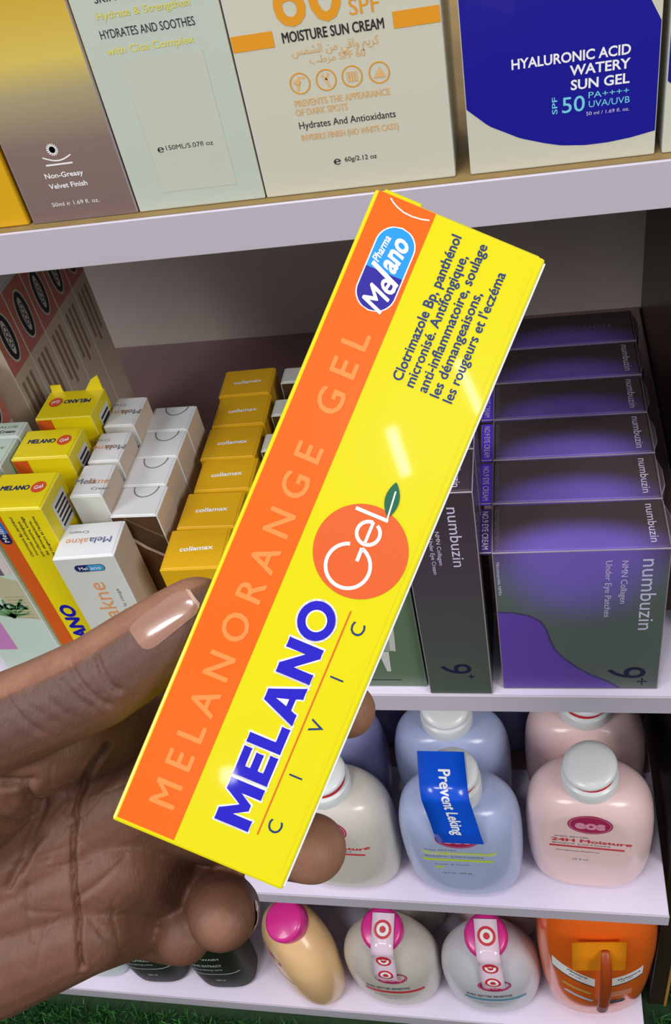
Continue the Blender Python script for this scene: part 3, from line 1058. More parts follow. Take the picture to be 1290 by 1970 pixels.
def violet(label, x, y, rz, tabm, front=False, turned=False):
    c = carton('eye_patch_carton', label, 'carton', at(x, y, Z_MID + 0.0002, rz), 0.0820, 0.0325, VH, vm_, m_edge=M['worn'], group='row of violet cartons')
    P = Print(on_front)
    if front:
        S_ = [(-0.0405, 0.0665), (-0.0325, 0.0660), (-0.0250, 0.0635), (-0.0195, 0.0590), (-0.0165, 0.0520), (-0.0150, 0.0440), (-0.0128, 0.0360), (-0.0085, 0.0285),
              (-0.0020, 0.0205), (0.0060, 0.0130), (0.0150, 0.0070), (0.0210, 0.0012)]
        P.add([q for sx_, sz_ in S_ for q in ((sx_, sz_), (-0.0405, sz_))], [(2 * i, 2 * i + 1, 2 * i + 3, 2 * i + 2) for i in range(len(S_) - 1)], M['ink_violet'], 0)
        P.stroke(S_, 0.0011, mat('violet_shade_ink', (66, 58, 104), 0.42), 1)
        P.text('numbuzin', 0.0322, 0.0775, 0.0525, 0.0074, M['ink_lilac'], -90, 0.0)
        P.text('NMN Collagen', 0.0206, 0.0875, 0.0310, 0.0030, M['ink_lilac'], -90)
        P.text('Under Eye Patches', 0.0133, 0.0825, 0.0414, 0.0030, M['ink_lilac'], -90)
        P.text('9', 0.0245, 0.0150, 0.0100, 0.0195, M['ink_deep'], -90, 0.0)
        P.text('+', 0.0325, 0.0070, 0.0062, 0.0075, M['ink_deep'], -90, 0.0)
        P.text('Nicotinamide NMN', -0.0385, 0.0920, 0.0240, 0.0016, M['ink_lilac'], -90)
        P.build('lettering', c)
    P = Print(on_top(VH))
    if turned:
        P.text('numbuzin', 0.0060, 0.0160, 0.0420, 0.0052, mat('dim_lilac_ink', (112, 104, 116), 0.4), 180)
    else:
        P.text('numbuzin', 0.0340, 0.0165, 0.0255, 0.0040, M['ink_lilac'], -90)
        P.text('NICOTINAMIDE PATCH', -0.0385, 0.0165, 0.0260, 0.0022, mat('dim_lilac_ink', (112, 104, 116), 0.4), -90)
    P.build('top_lettering', c)
    if tabm is not None:
        t = from_bm('side_tab', box_bm(-0.0474, -0.0408, 0.0008, 0.0315, VH - 0.0022, VH - 0.0004, 0.0004, 1, 1, lambda n: 0), [tabm, M['worn']], c)
        P = Print(lambda u, v, h: (u, v, VH - 0.0004 + h))
        P.text('NO.9 EYE CREAM', -0.0442, 0.0160, 0.0260, 0.0030, M['ink_lilac'], -90, 0.01)
        P.build('tab_lettering', t)
        t['label'] = 'violet side tab with small lettering'
    bm = bmesh.new()   # the bulging side tuck on the right
    pts = [(0.0408, 0.002), (0.0432, 0.010), (0.0432, 0.022), (0.0408, 0.0315)]
    lo = [bm.verts.new((px, py, VH - 0.012)) for px, py in pts]
    hi = [bm.verts.new((px, py, VH - 0.0006)) for px, py in pts]
    bm.faces.new(hi)
    bm.faces.new(list(reversed(lo)))
    for i in range(4):
        j = (i + 1) % 4
        bm.faces.new((lo[i], lo[j], hi[j], hi[i]))
    bmesh.ops.recalc_face_normals(bm, faces=bm.faces)
    old = list(bm.faces)
    bmesh.ops.bevel(bm, geom=list(bm.edges), offset=0.0004, segments=1, affect='EDGES', material=1)
    from_bm('side_tuck', bm, [vm_, M['worn']], c)
    return c


violet('front violet and grey carton with big rotated numeral at the shelf edge', 0.0189, 0.3047, 0.3, M['tab_dark'], True)
violet('violet carton directly behind the front one, second in its row', 0.0186, 0.3385, -0.2, M['tab'])
violet('third violet carton back in the row, with a bright violet side tab', 0.0189, 0.3722, 0.3, M['tab'])
violet('fourth violet carton back in the row, half in the upper board\'s shade', 0.0186, 0.4060, -0.3, M['tab'])
violet('fifth violet carton back in the row, darkened by shade', 0.0192, 0.4397, 0.2, M['tab_dark'])
violet('rearmost violet carton, its top lettering upside down near the back panel', 0.0196, 0.4735, 0.0, M['tab_dark'], False, True)

# slim dark cartons
SH = 0.1545
slim_m = ramp_mat('plum_to_sage_print', 2, [(0.0, (76, 88, 76)), (0.05, (72, 74, 74)), (0.105, (70, 58, 70)), (0.1545, (62, 50, 58))])


def slim(label, y, front):
    c = carton('eye_cream_carton', label, 'carton', at(-0.0452, y, Z_MID + 0.0002), 0.0348, 0.0282, SH, slim_m, m_edge=M['worn'], group='slim dark cartons')
    P = Print(on_front)
    P.text('numbuzin', 0.0076, 0.1255, 0.0398, 0.0056, M['ink_lilac'], -90)
    P.text('NMN Collagen', -0.0010, 0.1185, 0.0230, 0.0020, M['ink_lilac'], -90)
    P.text('Under Eye Cream', -0.0044, 0.1130, 0.0250, 0.0020, M['ink_lilac'], -90)
    P.text('9', -0.0010, 0.0235, 0.0090, 0.0165, M['ink_deep'], -90)
    P.text('+', 0.0066, 0.0165, 0.0046, 0.0050, M['ink_deep'], -90)
    P.build('lettering', c)
    P = Print(on_top(SH))
    P.text('numbuzin', 0.0100, 0.014, 0.0220, 0.0036, M['ink_lilac'], -90)
    P.build('top_lettering', c)
    return c


slim('tall slim plum and sage carton at the shelf edge beside the violet carton', 0.3008, True)
slim('tall slim dark carton standing behind the front slim one', 0.3305, False)

# sage green carton showing a tube
c = carton('cream_carton', 'sage green carton printed with a grey tube, left of the slim dark carton', 'carton', at(-0.0866, 0.3056, Z_MID + 0.0002), 0.0440, 0.034, 0.125,
           M['sagecard'], m_edge=mat('sage_edge', (140, 156, 136), 0.4))
P = Print(on_front)
P.poly([(-0.0130, 0.100), (-0.0110, 0.033), (0.0080, 0.033), (0.0125, 0.100)], mat('tube_grey_ink', (150, 152, 146), 0.3), 0)
P.poly([(0.0050, 0.034), (0.0080, 0.033), (0.0125, 0.100), (0.0085, 0.100)], mat('tube_light_ink', (186, 188, 180), 0.3), 1)
P.poly([(-0.0020, 0.0325), (0.0040, 0.0325), (0.0030, 0.0145), (0.0008, 0.0145)], mat('nozzle_ink', (196, 198, 190), 0.3), 1)
P.grid(-0.0190, 0.0060, 0.0080, 0.0068, M['ink_black'], 1, 1, 1)
P.build('tube_picture', c)

# golden cartons
gpos = [(-0.1758, 0.3022, 1.5, 0.0292), (-0.1746, 0.3320, 0.0, 0.0280), (-0.1722, 0.3615, 1.0, 0.0268), (-0.1752, 0.3890, 0.5, 0.0288), (-0.1752, 0.4195, 1.5, 0.0290), (-0.1778, 0.4500, 2.0, 0.0275)]
glab = ['golden yellow carton at the front of its row, nearest the thumb', 'second golden carton in the row behind the thumb', 'third golden carton in the row behind the thumb',
        'fourth golden carton in the row, shaded on its left', 'fifth golden carton in the row, fully shaded', 'rearmost golden carton, farthest back on the middle shelf']
for (x, y, rz, dpt), lb in zip(gpos, glab):
    c = carton('cream_carton', lb, 'carton', at(x, y, Z_MID + 0.0002, rz), 0.0335, dpt, 0.1065, M['gold'], m_side=M['gold_dark'], m_edge=M['gold'], group='row of golden cartons')
    P = Print(on_top(0.1065))
    P.text('collamax', 0.0005, dpt * 0.50, 0.0185, 0.0030, M['ink_white'], 3, 0.03)
    P.build('top_lettering', c)

# white cartons showing behind the held one, right of the golden row
wl = ['white carton mostly hidden behind the held carton, nearest of its row', 'white carton peeking out beside the fourth golden carton', 'white carton beside the rearmost golden cartons, farthest of its row']
for k, y in enumerate((0.392, 0.425, 0.458)):
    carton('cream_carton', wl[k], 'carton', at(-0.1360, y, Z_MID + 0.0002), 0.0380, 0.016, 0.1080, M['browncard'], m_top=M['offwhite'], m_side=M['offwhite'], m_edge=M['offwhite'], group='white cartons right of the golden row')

# white cartons with thumb notches (right column)
wl = ['white carton with a dark brown front, nearest of the notched column', 'second white notched carton from the front', 'third white notched carton from the front', 'rearmost white notched carton, shaded']
for k, (x, y) in enumerate(((-0.2108, 0.3290), (-0.2122, 0.3530), (-0.2120, 0.3768), (-0.2122, 0.4008))):
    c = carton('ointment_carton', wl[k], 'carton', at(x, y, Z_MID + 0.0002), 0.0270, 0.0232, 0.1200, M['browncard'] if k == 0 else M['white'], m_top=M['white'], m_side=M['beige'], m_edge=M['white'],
               group='white cartons with a half-round thumb notch')
    P = Print(on_top(0.1200))
    P.ring(0.0015, 0.0230, 0.0075, 0.0088, 0.0007, M['ink_grey'], 1, 24, 180, 360)
    P.build('thumb_notch', c, 'half-round cut line')
    if k == 0:
        P = Print(on_front)
        P.stroke([(-0.0125, 0.110), (0.0, 0.096), (0.0130, 0.086)], 0.0022, M['beige'], 1)  # lighter diagonal streaks paint a reflection onto the dark front
        P.stroke([(-0.0060, 0.119), (0.0050, 0.110), (0.0130, 0.104)], 0.0015, mat('mid_brown_reflection', (110, 84, 60), 0.4), 1)
        P.poly([(-0.0130, 0.108), (-0.0130, 0.060), (0.0130, 0.060), (0.0130, 0.084), (0.0, 0.094)], mat('tan_brown_ink', (104, 70, 40), 0.4), 0)
        P.build('front_print_or_reflection', c)


def akne(label, x, y, w, d, h, rz=0.0, front=False, flip=True):
    c = carton('ointment_carton', label, 'carton', at(x, y, Z_MID + 0.0002, rz), w, d, h, M['offwhite'], m_top=M['white'], m_side=M['beige'], m_edge=M['white'], group='white ointment cartons')
    P = Print(on_top(h))
    r, s = (180, -1) if flip else (0, 1)
    P.text('Mela', -s * 0.0068 * w / 0.035, d * 0.46, 0.0125, 0.0042, M['ink_grey'] if not front else mat('slate_ink', (96, 112, 146), 0.4), r, 0.01)
    P.text('akne', s * 0.0068 * w / 0.035, d * 0.46, 0.0125, 0.0042, M['ink_akne'], r, 0.0)
    P.text('Cream', s * 0.0070, d * (0.72 if flip else 0.22), 0.0110, 0.0020, M['ink_grey'], r)
    P.build('top_lettering', c)
    if front:
        P = Print(on_front)
        P.pill(0.0010, h - 0.0078, 0.0170, 0.0052, mat('pill_rim_ink', (60, 80, 120), 0.3), 1)
        P.pill(0.0010, h - 0.0078, 0.0160, 0.0044, mat('pill_navy_ink', (34, 40, 96), 0.3), 2, 0, -1, -0.08)
        P.pill(0.0010, h - 0.0078, 0.0160, 0.0044, mat('pill_sky_ink', (70, 150, 196), 0.3), 2, 0, -0.08, 1)
        P.text('Mel', -0.0026, h - 0.0078, 0.0048, 0.0024, M['ink_white'], 0, 0.0, 3)
        P.text('ano', 0.0042, h - 0.0078, 0.0058, 0.0024, M['ink_white'], 0, 0.0, 3)
        P.text('akne', -0.0005, h - 0.0335, 0.0290, 0.0095, M['ink_akne'], 90, 0.0)
        P.text('Mela', -0.0005, h - 0.0640, 0.0285, 0.0095, mat('slate_ink', (96, 112, 146), 0.4), 90, 0.0)
        P.text('Crème pour le visage', 0.0098, h - 0.0440, 0.0380, 0.0018, M['ink_grey'], 90, 0.0)
        P.build('lettering', c)
    return c


akne('white ointment carton at the shelf edge with a blue pill logo and apricot word', -0.2302, 0.3000, 0.0340, 0.0258, 0.1195, 3.5, True)
akne('white ointment carton just behind the front one, second of the left column', -0.2338, 0.3310, 0.0190, 0.0255, 0.1340, 0, False, False)
akne('third white ointment carton of the left column, lettering upside down', -0.2338, 0.3600, 0.0190, 0.0255, 0.1330, 0.5)
akne('rearmost white ointment carton of the left column, in shade', -0.2338, 0.3900, 0.0190, 0.0270, 0.1340, -0.5)


def yellow_box(label, x, y, d, h, flip=False, front=False, open_flaps=False, rz=0.0):
    w = 0.0350
    c = carton('medicine_carton', label, 'carton', at(x, y, Z_MID + 0.0002, rz), w, d, h, M['yellow2'], m_edge=mat('pale_yellow_edge', (236, 220, 90), 0.35), group='yellow cartons on the middle shelf', flap=not open_flaps)
    H0 = h if not open_flaps else h - 0.0005
    P = Print(on_top(H0))
    s, r = (-1, 180) if flip else (1, 0)
    P.text('MELANO', -s * 0.0038, d * 0.58, 0.0165, 0.0034, M['text_blue'], r, 0.04)
    P.build('top_lettering', c)
    P = Print(on_top(H0))
    P.disc(s * 0.0098, d * 0.58, 0.0042, 0.0044, mat('scarlet_fruit_ink', (216, 84, 44), 0.35), 1, 24)
    P.text('Gel', s * 0.0098, d * 0.58, 0.0050, 0.0028, M['ink_white'], r + 20, 0.02, 3)
    P.build('fruit_mark', c, 'round red orange mark')
    P = Print(on_front)
    P.grid(-w / 2 + 0.0006, 0.0008, -w / 2 + 0.0098, h - 0.0012, M['orange2'], 0, 1, 6)
    if front:
        P.pill(-w / 2 + 0.0052, h - 0.0160, 0.0180, 0.0066, mat('pill_sky2_ink', (58, 110, 190), 0.3), 1, 90)
        P.pill(-w / 2 + 0.0052, h - 0.0160, 0.0180, 0.0066, mat('pill_navy2_ink', (30, 34, 84), 0.3), 2, 90, -1, -0.1)
        P.text('Melano', -w / 2 + 0.0052, h - 0.0160, 0.0145, 0.0030, M['ink_white'], 90, 0.0, 3)
        for i, t in enumerate(('Clotrimazole Bp, panthénol', 'micronisé. Antifongique,', 'anti-inflammatoire, soulage', 'les démangeaisons,', 'les rougeurs et l\'eczéma')):
            P.text(t, -0.0025 + i * 0.0032, h - 0.0200 - (0.001 * (i % 2)), 0.0300 - 0.004 * (i % 2), 0.0017, M['ink_black'], 90, 0.012)
        P.text('MELANO', -0.0005, 0.042, 0.052, 0.0085, M['royal'], 90, 0.05)
    P.build('lettering', c)
    P = Print(on_right(w / 2))
    P.grid(d * 0.30, h - 0.026, d * 0.85, h - 0.006, M['white'], 0, 1, 1)
    for i in range(5):
        P.grid(d * 0.36, h - 0.0232 + 0.0032 * i, d * 0.80, h - 0.0216 + 0.0032 * i, M['ink_black'], 1, 1, 1)
    P.build('side_panel_print', c)
    if open_flaps:
        for x0, x1, hh in ((-w / 2 + 0.001, -w / 2 + 0.0085, 0.006), (w / 2 - 0.013, w / 2 - 0.001, 0.011)):
            bm = bmesh.new()
            big = hh > 0.008
            pts = [(x0, 0), (x1, 0), (x1, hh), (x0 + (0.007 if big else 0.001), hh * (0.75 if big else 1))]
            f_ = [bm.verts.new((px, d - 0.0006, h - 0.001 + pz)) for px, pz in pts]
            g_ = [bm.verts.new((px, d - 0.0001, h - 0.001 + pz)) for px, pz in pts]
            bm.faces.new(f_)
            bm.faces.new(list(reversed(g_)))
            for i in range(4):
                bm.faces.new((f_[i], g_[i], g_[(i + 1) % 4], f_[(i + 1) % 4]))
            bmesh.ops.recalc_face_normals(bm, faces=bm.faces)
            from_bm('open_flap', bm, [M['yellow2']], c)
    return c


yellow_box('yellow carton with orange stripe and blue pill logo at the front of its column', -0.2655, 0.3120, 0.0285, 0.1440, front=True)
yellow_box('second yellow carton, its top flat and lit', -0.2650, 0.3525, 0.0250, 0.1440)
yellow_box('rearmost yellow carton with torn flaps standing open', -0.2635, 0.3870, 0.0260, 0.1450, True, False, True)

# aloe cartons, left edge
al = ['pale mint plant-printed carton at the far left of the shelf edge', 'second pale mint carton from the front, top facing up', 'third pale mint carton, shaded, in line with the open yellow one']
for k, (x, y, d) in enumerate(((-0.3058, 0.3100, 0.0330), (-0.3064, 0.3450, 0.0240), (-0.3058, 0.3700, 0.0140))):
    h = 0.146
    c = carton('cream_carton', al[k], 'carton', at(x, y, Z_MID + 0.0002), 0.0440, d, h, M['aloe'], m_edge=M['white'], group='pale mint plant cartons')
    P = Print(on_top(h))
    P.text('Moisture Cream', 0.0060, d * 0.35, 0.0240, 0.0024, M['ink_black'], 0, 0.02)
    P.text('ALOE', 0.0120, d * 0.65, 0.0120, 0.0020, M['plant'])
    P.build('top_lettering', c)
    if k == 0:
        P = Print(on_front)
        P.poly([(-0.005, 0.143), (0.0210, 0.145), (0.0210, 0.0970), (0.006, 0.100)], mat('blush_ink', (214, 202, 200), 0.4), 0)
        P.poly([(0.0005, 0.1000), (0.0212, 0.0920), (0.0212, 0.058), (0.008, 0.060)], mat('sand_ink', (190, 184, 150), 0.4), 0)
        P.text('ANDOA', -0.001, 0.070, 0.0380, 0.0050, mat('dark_green_ink', (46, 96, 74), 0.4), 0, 0.05)
        P.poly([(-0.0210, 0.078), (-0.006, 0.0560), (-0.006, 0.030), (-0.0210, 0.030)], M['rosepanel'], 0)
        for i in range(9):
            a = math.radians(20 + 17 * i)
            L = 0.013 + 0.004 * (i % 3)
            P.stroke([(0.004 + 0.001 * i * 0.3, 0.060), (0.004 + 0.6 * L * math.cos(a), 0.060 + 0.6 * L * math.sin(a)), (0.004 + L * math.cos(a) * 1.05, 0.060 + L * math.sin(a) * 0.95)], 0.0017, M['plant'], 1)
        for i in range(6):
            P.stroke([(-0.0200 + 0.004 * i, 0.094), (-0.014 + 0.004 * i, 0.106), (-0.006 + 0.0035 * i, 0.112 - 0.002 * i)], 0.0018, M['mint'], 1)
        for i in range(3):
            P.stroke([(-0.004, 0.136 - 0.004 * i), (0.006, 0.134 - 0.003 * i), (0.0150, 0.128 - 0.003 * i)], 0.0022, M['plant'], 1)
        for i in range(7):
            P.grid(-0.0060 - 0.001 * i, 0.1180 - 0.0026 * i, 0.0060 - 0.001 * i, 0.1186 - 0.0026 * i, M['ink_grey'], 1, 1, 1)
        for i in range(8):
            P.grid(0.0075, 0.0780 - 0.0026 * i, 0.0190, 0.0786 - 0.0026 * i, mat('straw_ink', (160, 156, 120), 0.4), 1, 1, 1)
        P.grid(0.0098, 0.0965, 0.0158, 0.1065, mat('plum_grey_ink', (110, 94, 106), 0.4), 1, 1, 1)
        P.build('front_print_or_reflection', c)

# salmon banded cartons along the left
sl = ['salmon banded carton nearest the pale mint cartons, black oval mark', 'salmon banded carton second from the front of the left row', 'third salmon banded carton in the left row',
      'fourth salmon banded carton in the left row', 'fifth salmon banded carton in the left row', 'rearmost salmon banded carton by the back panel']
def on_r(u, v, h): return (0.03 + h, u, v)
for k in range(6):
    y = 0.3880 + 0.0255 * k if k else 0.3850
    h = 0.1990 if k else 0.1735
    d = 0.0250
    c = carton('cream_carton', sl[k], 'carton', at(-0.3300 - (0.0 if k else 0.012), y, Z_MID + 0.0003), 0.0600, d, h, M['beige'], m_top=M['offwhite'], m_edge=M['offwhite'], group='salmon banded cartons on the left')
    P = Print(on_r)
    P.grid(0.0004, h - 0.0430, d - 0.0004, h - 0.0008, M['pinkband'], 0, 1, 1)
    P.disc(d / 2, h - 0.0225, 0.0078, 0.0165, M['offwhite'], 1, 32)
    P.ring(d / 2, h - 0.0225, 0.0066, 0.0150, 0.0036, M['ink_black'], 2, 32)
    P.text('COCO', d / 2, h - 0.0225, 0.0150, 0.0040, M['ink_black'], -90, 0.02, 3)
    for i in range(3):
        P.grid(0.004 + 0.006 * i, h - 0.085 - 0.006 * (i % 2), 0.0070 + 0.006 * i, h - 0.050, mat('sepia_ink', (148, 126, 104), 0.4), 1, 1, 1)
    P.build('side_print', c)
    P = Print(on_top(h))
    P.grid(-0.022, 0.006, 0.022, 0.0080, M['ink_grey'], 1, 1, 1)
    P.grid(-0.022, 0.015, 0.022, 0.0165, M['ink_grey'], 1, 1, 1)
    P.build('top_lettering', c)


# ------------------------------------------------------------------ bottles
def catmull(tab, z):
    """smooth interpolation of a table of rows (z, a, b, n)"""
    if z <= tab[0][0]: return tab[0][1:]
    if z >= tab[-1][0]: return tab[-1][1:]
    for i in range(len(tab) - 1):
        if tab[i][0] <= z <= tab[i + 1][0]:
            p1, p2 = tab[i], tab[i + 1]
            p0, p3 = tab[max(i - 1, 0)], tab[min(i + 2, len(tab) - 1)]
            h = p2[0] - p1[0]
            t = (z - p1[0]) / h
            out = []
            for k in (1, 2, 3):
                m1 = (p2[k] - p0[k]) / max(p2[0] - p0[0], 1e-9) * h
                m2 = (p3[k] - p1[k]) / max(p3[0] - p1[0], 1e-9) * h
                t2, t3 = t * t, t * t * t
                out.append((2 * t3 - 3 * t2 + 1) * p1[k] + (t3 - 2 * t2 + t) * m1 + (-2 * t3 + 3 * t2) * p2[k] + (t3 - t2) * m2)
            return out


def bottle_body(name, tab, m, parent, flat=None, rings=52, n=72, m2=None, split=None):
    bm = bmesh.new()
    z0, z1 = tab[0][0], tab[-1][0]
    R = []
    for i in range(rings + 1):
        s = i / rings
        z = z0 + (z1 - z0) * s
        a, b_, ex = catmull(tab, z)
        if i == 0:
            a, b_ = a * 0.94, b_ * 0.94
        row = []
        for k in range(n):
            th = 2 * PI * k / n
            c_, s_ = math.cos(th), math.sin(th)
            x = a * math.copysign(abs(c_) ** (2 / ex), c_)
            y = b_ * math.copysign(abs(s_) ** (2 / ex), s_)
            if flat is not None:
                y = max(y, -flat(x, z))
            row.append(bm.verts.new((x, y, z + (0.0012 if i else 0.0) * (0 if i else 1))))
        R.append(row)
    for i, (r0, r1) in enumerate(zip(R[:-1], R[1:])):
        for k in range(n):
            f = bm.faces.new((r0[k], r0[(k + 1) % n], r1[(k + 1) % n], r1[k]))
            if split is not None and R[i][0].co.z < split:
                f.material_index = 1
    bm.faces.new(list(reversed(R[0])))
    bm.faces.new(R[-1])
    o = from_bm(name, bm, [m] + ([m2] if m2 else []), parent, True)
    return o


def body_front(tab, flat=None):
    def f(u, v, h):
        a, b_, ex = catmull(tab, v)
        q = min(abs(u) / a, 0.999)
        y = -b_ * (1 - q ** ex) ** (1 / ex)
        if flat is not None:
            y = max(y, -flat(u, v))
        return (u, y - h - 0.0001, v)
    return f


def lathe(name, prof, m, parent, n=40, matrix=None, smooth=True):
    bm = bmesh.new()
    R = []
    for r, z in prof:
        R.append([bm.verts.new((max(r, 1e-5) * math.cos(2 * PI * k / n), max(r, 1e-5) * math.sin(2 * PI * k / n), z)) for k in range(n)])
    for r0, r1 in zip(R[:-1], R[1:]):
        for k in range(n):
            bm.faces.new((r0[k], r0[(k + 1) % n], r1[(k + 1) % n], r1[k]))
    bm.faces.new(list(reversed(R[0])))
    bm.faces.new(R[-1])
    if matrix is not None:
        bmesh.ops.transform(bm, matrix=matrix, verts=bm.verts)
    bmesh.ops.recalc_face_normals(bm, faces=bm.faces)
    return from_bm(name, bm, [m], parent, smooth)


PUMP = [(0.0, 0.0375, 0.0225, 2.5), (0.006, 0.0410, 0.0248, 2.5), (0.030, 0.0440, 0.0268, 2.6), (0.058, 0.0450, 0.0278, 2.6), (0.082, 0.0445, 0.0275, 2.5), (0.098, 0.0420, 0.0262, 2.5),
        (0.109, 0.0370, 0.0240, 2.4), (0.1155, 0.0300, 0.0215, 2.2), (0.1190, 0.0215, 0.0190, 2.0), (0.1200, 0.0180, 0.0180, 2.0)]
def flat_panel(x, z): return 0.0236 + 0.020 * x
def no_lean(x, z): return 0.0258


def ribbon_map(path, width, x_top, x_bot):
    """path of (y, z) points; s 0..1 along it, t -1..1 across"""
    L = [0.0]
    for p, q in zip(path[:-1], path[1:]):
        L.append(L[-1] + math.hypot(q[0] - p[0], q[1] - p[1]))

    def f(s, t):
        d = s * L[-1]
        for i in range(len(path) - 1):
            if d <= L[i + 1] + 1e-9:
                k = (d - L[i]) / (L[i + 1] - L[i])
                y = path[i][0] + (path[i + 1][0] - path[i][0]) * k
                z = path[i][1] + (path[i + 1][1] - path[i][1]) * k
                dy, dz = path[i + 1][0] - path[i][0], path[i + 1][1] - path[i][1]
                n = Vector((0, dz, -dy)).normalized()
                return Vector((x_top + (x_bot - x_top) * s + t * width / 2, y, z)), n
        return Vector((x_bot + t * width / 2, path[-1][0], path[-1][1])), Vector((0, -1, 0))
    return f, L[-1]


def ribbon(name, f, m, parent, ns=28, th=0.0004):
    bm = bmesh.new()
    R = []
    for i in range(ns + 1):
        row = []
        for t in (-1, -0.33, 0.33, 1):
            p, n = f(i / ns, t)
            row.append((bm.verts.new(p + n * th), bm.verts.new(p - n * 0.0)))
        R.append(row)
    for r0, r1 in zip(R[:-1], R[1:]):
        for k in range(3):
            bm.faces.new((r0[k][0], r0[k + 1][0], r1[k + 1][0], r1[k][0]))
            bm.faces.new((r0[k][1], r1[k][1], r1[k + 1][1], r0[k + 1][1]))
        bm.faces.new((r0[0][0], r1[0][0], r1[0][1], r0[0][1]))
        bm.faces.new((r0[3][0], r0[3][1], r1[3][1], r1[3][0]))
    bmesh.ops.recalc_face_normals(bm, faces=bm.faces)
    return from_bm(name, bm, [m], parent, True)


def pump_cap(c, tilt=(18, 0), collar=(0.1195, 0.1300), slit=True, m=None):
    m = m or M['cap']
    z0, z1 = collar
    lathe('collar', [(0.0, z0 - 0.002), (0.0188, z0 - 0.002), (0.0194, z0), (0.0194, z1 - 0.0012), (0.0190, z1), (0.0, z1)], m, c)
    mt = Matrix.Translation((0, -0.0005, z1 + 0.0072)) @ Matrix.Rotation(math.radians(tilt[1]), 4, 'Y') @ Matrix.Rotation(math.radians(tilt[0]), 4, 'X')
    lathe('pump_head', [(0.0, -0.0030), (0.0145, -0.0028), (0.0172, -0.0020), (0.0184, 0.0000), (0.0184, 0.0018), (0.0172, 0.0036), (0.0130, 0.0048), (0.0060, 0.0053), (0.0, 0.0054)], m, c, matrix=mt)
    lathe('lock_ring', [(0.0, z1 - 0.001), (0.0166, z1 - 0.001), (0.0166, z1 + 0.0016), (0.0120, z1 + 0.0044), (0.0, z1 + 0.0046)], mat('lock_red', (190, 30, 44), 0.4) if slit else m, c)['label'] = 'red lock ring showing in the gap'


def word_mark(P, cx, cz, rx, rz, m=None):
    P.disc(cx, cz, rx, rz, m or M['ink_crim'], 1, 40)
    P.ring(cx, cz, rx * 0.93, rz * 0.90, rx * 0.03, M['ink_rose'], 2, 40)
    P.text('eos', cx, cz, rx * 1.35, rz * 0.85, M['ink_rose'], 0, 0.05, 2)


def pump_bottle(label, x, y, z, m, rz=0.0, kind='pink', tilt=(4, -5), printed=True, flat=no_lean, collar=(0.1195, 0.1300), group='pump bottles on the lower shelf'):
    c = tag(empty('pump_bottle', at(x, y, z + 0.0003, rz)), label, 'bottle', group)
    bottle_body('body', PUMP, m, c, flat)
    pump_cap(c, tilt, collar)
    if printed:
        P = Print(body_front(PUMP, flat))
        word_mark(P, 0.0, 0.0955 if kind == 'blue' else 0.0985, 0.0152, 0.0125)
        P.build('logo', c, 'crimson oval logo')
        P = Print(body_front(PUMP, flat))
        if kind == 'blue':
            P.text('SHEA BETTER', -0.013, 0.0790, 0.0240, 0.0016, M['ink_grey'])
            P.grid(-0.0270, 0.0720, 0.0270, 0.0760, M['ink_lime'], 0, 16, 1)
            P.text('24H Moisture', 0.0, 0.0740, 0.0540, 0.0030, M['ink_lilac'], 0, 0.02)
            P.text('BODY LOTION', -0.004, 0.0692, 0.0420, 0.0016, M['ink_grey'], 0, 0.02)
            P.grid(-0.0270, 0.0625, 0.0240, 0.0655, M['ink_lime'], 1, 16, 1)
            P.text('Fresh & Cozy', -0.006, 0.0570, 0.0250, 0.0018, M['ink_grey'])
            P.grid(-0.0190, 0.0510, -0.0125, 0.0535, M['ink_lime'], 1, 2, 1)
            P.text('16 fl oz   473 mL', -0.003, 0.0430, 0.0220, 0.0018, M['ink_grey'], 0, 0.02)
        else:
            P.text('SHEA BETTER', -0.0125, 0.0795, 0.0240, 0.0014, M['ink_grey'], 0, 0.02)
            P.text('24H Moisture', 0.0010, 0.0745, 0.0550, 0.0044, M['ink_red'], 0, 0.03)
            P.text('BODY LOTION', -0.006, 0.0693, 0.0400, 0.0017, M['ink_grey'], 0, 0.02)
            P.grid(-0.0280, 0.0640, 0.0240, 0.0664, M['ink_red'], 1, 16, 1)
            P.text('Pomegranate Raspberry', -0.008, 0.0588, 0.0300, 0.0017, M['ink_grey'], 0, 0.01)
            P.text('16 fl oz', -0.006, 0.0460, 0.0110, 0.0018, M['ink_grey'], 0, 0.02)
        P.build('lettering', c)
    return c


pump_bottle('pink pump bottle at the front right of the lower shelf', 0.0288, 0.3420, Z_LOW, M['bot_pink'], -2, 'pink', (4, -9), True, flat_panel)
bl = pump_bottle('powder blue pump bottle with a blue seal strip over its cap', -0.0640, 0.3310, Z_LOW, M['bot_blue'], 0, 'blue', (2, 0), collar=(0.1195, 0.1360))
path = [(0.0100, 0.1520), (-0.0040, 0.1518), (-0.0165, 0.1500), (-0.0222, 0.1445), (-0.0248, 0.1170), (-0.0266, 0.1060), (-0.0268, 0.0930)]
f, Lr = ribbon_map(path, 0.0325, -0.0075, 0.0030)
st = ribbon('seal_strip', f, M['sticker'], bl)
st['label'] = 'bright blue seal strip with white lettering'


def rib_print(f, Lr, w):
    def g(u, v, h):
        p, n = f(max(0.0, min(1.0, u / Lr)), v / (w / 2))
        return p + n * (0.0004 + h)
    return g


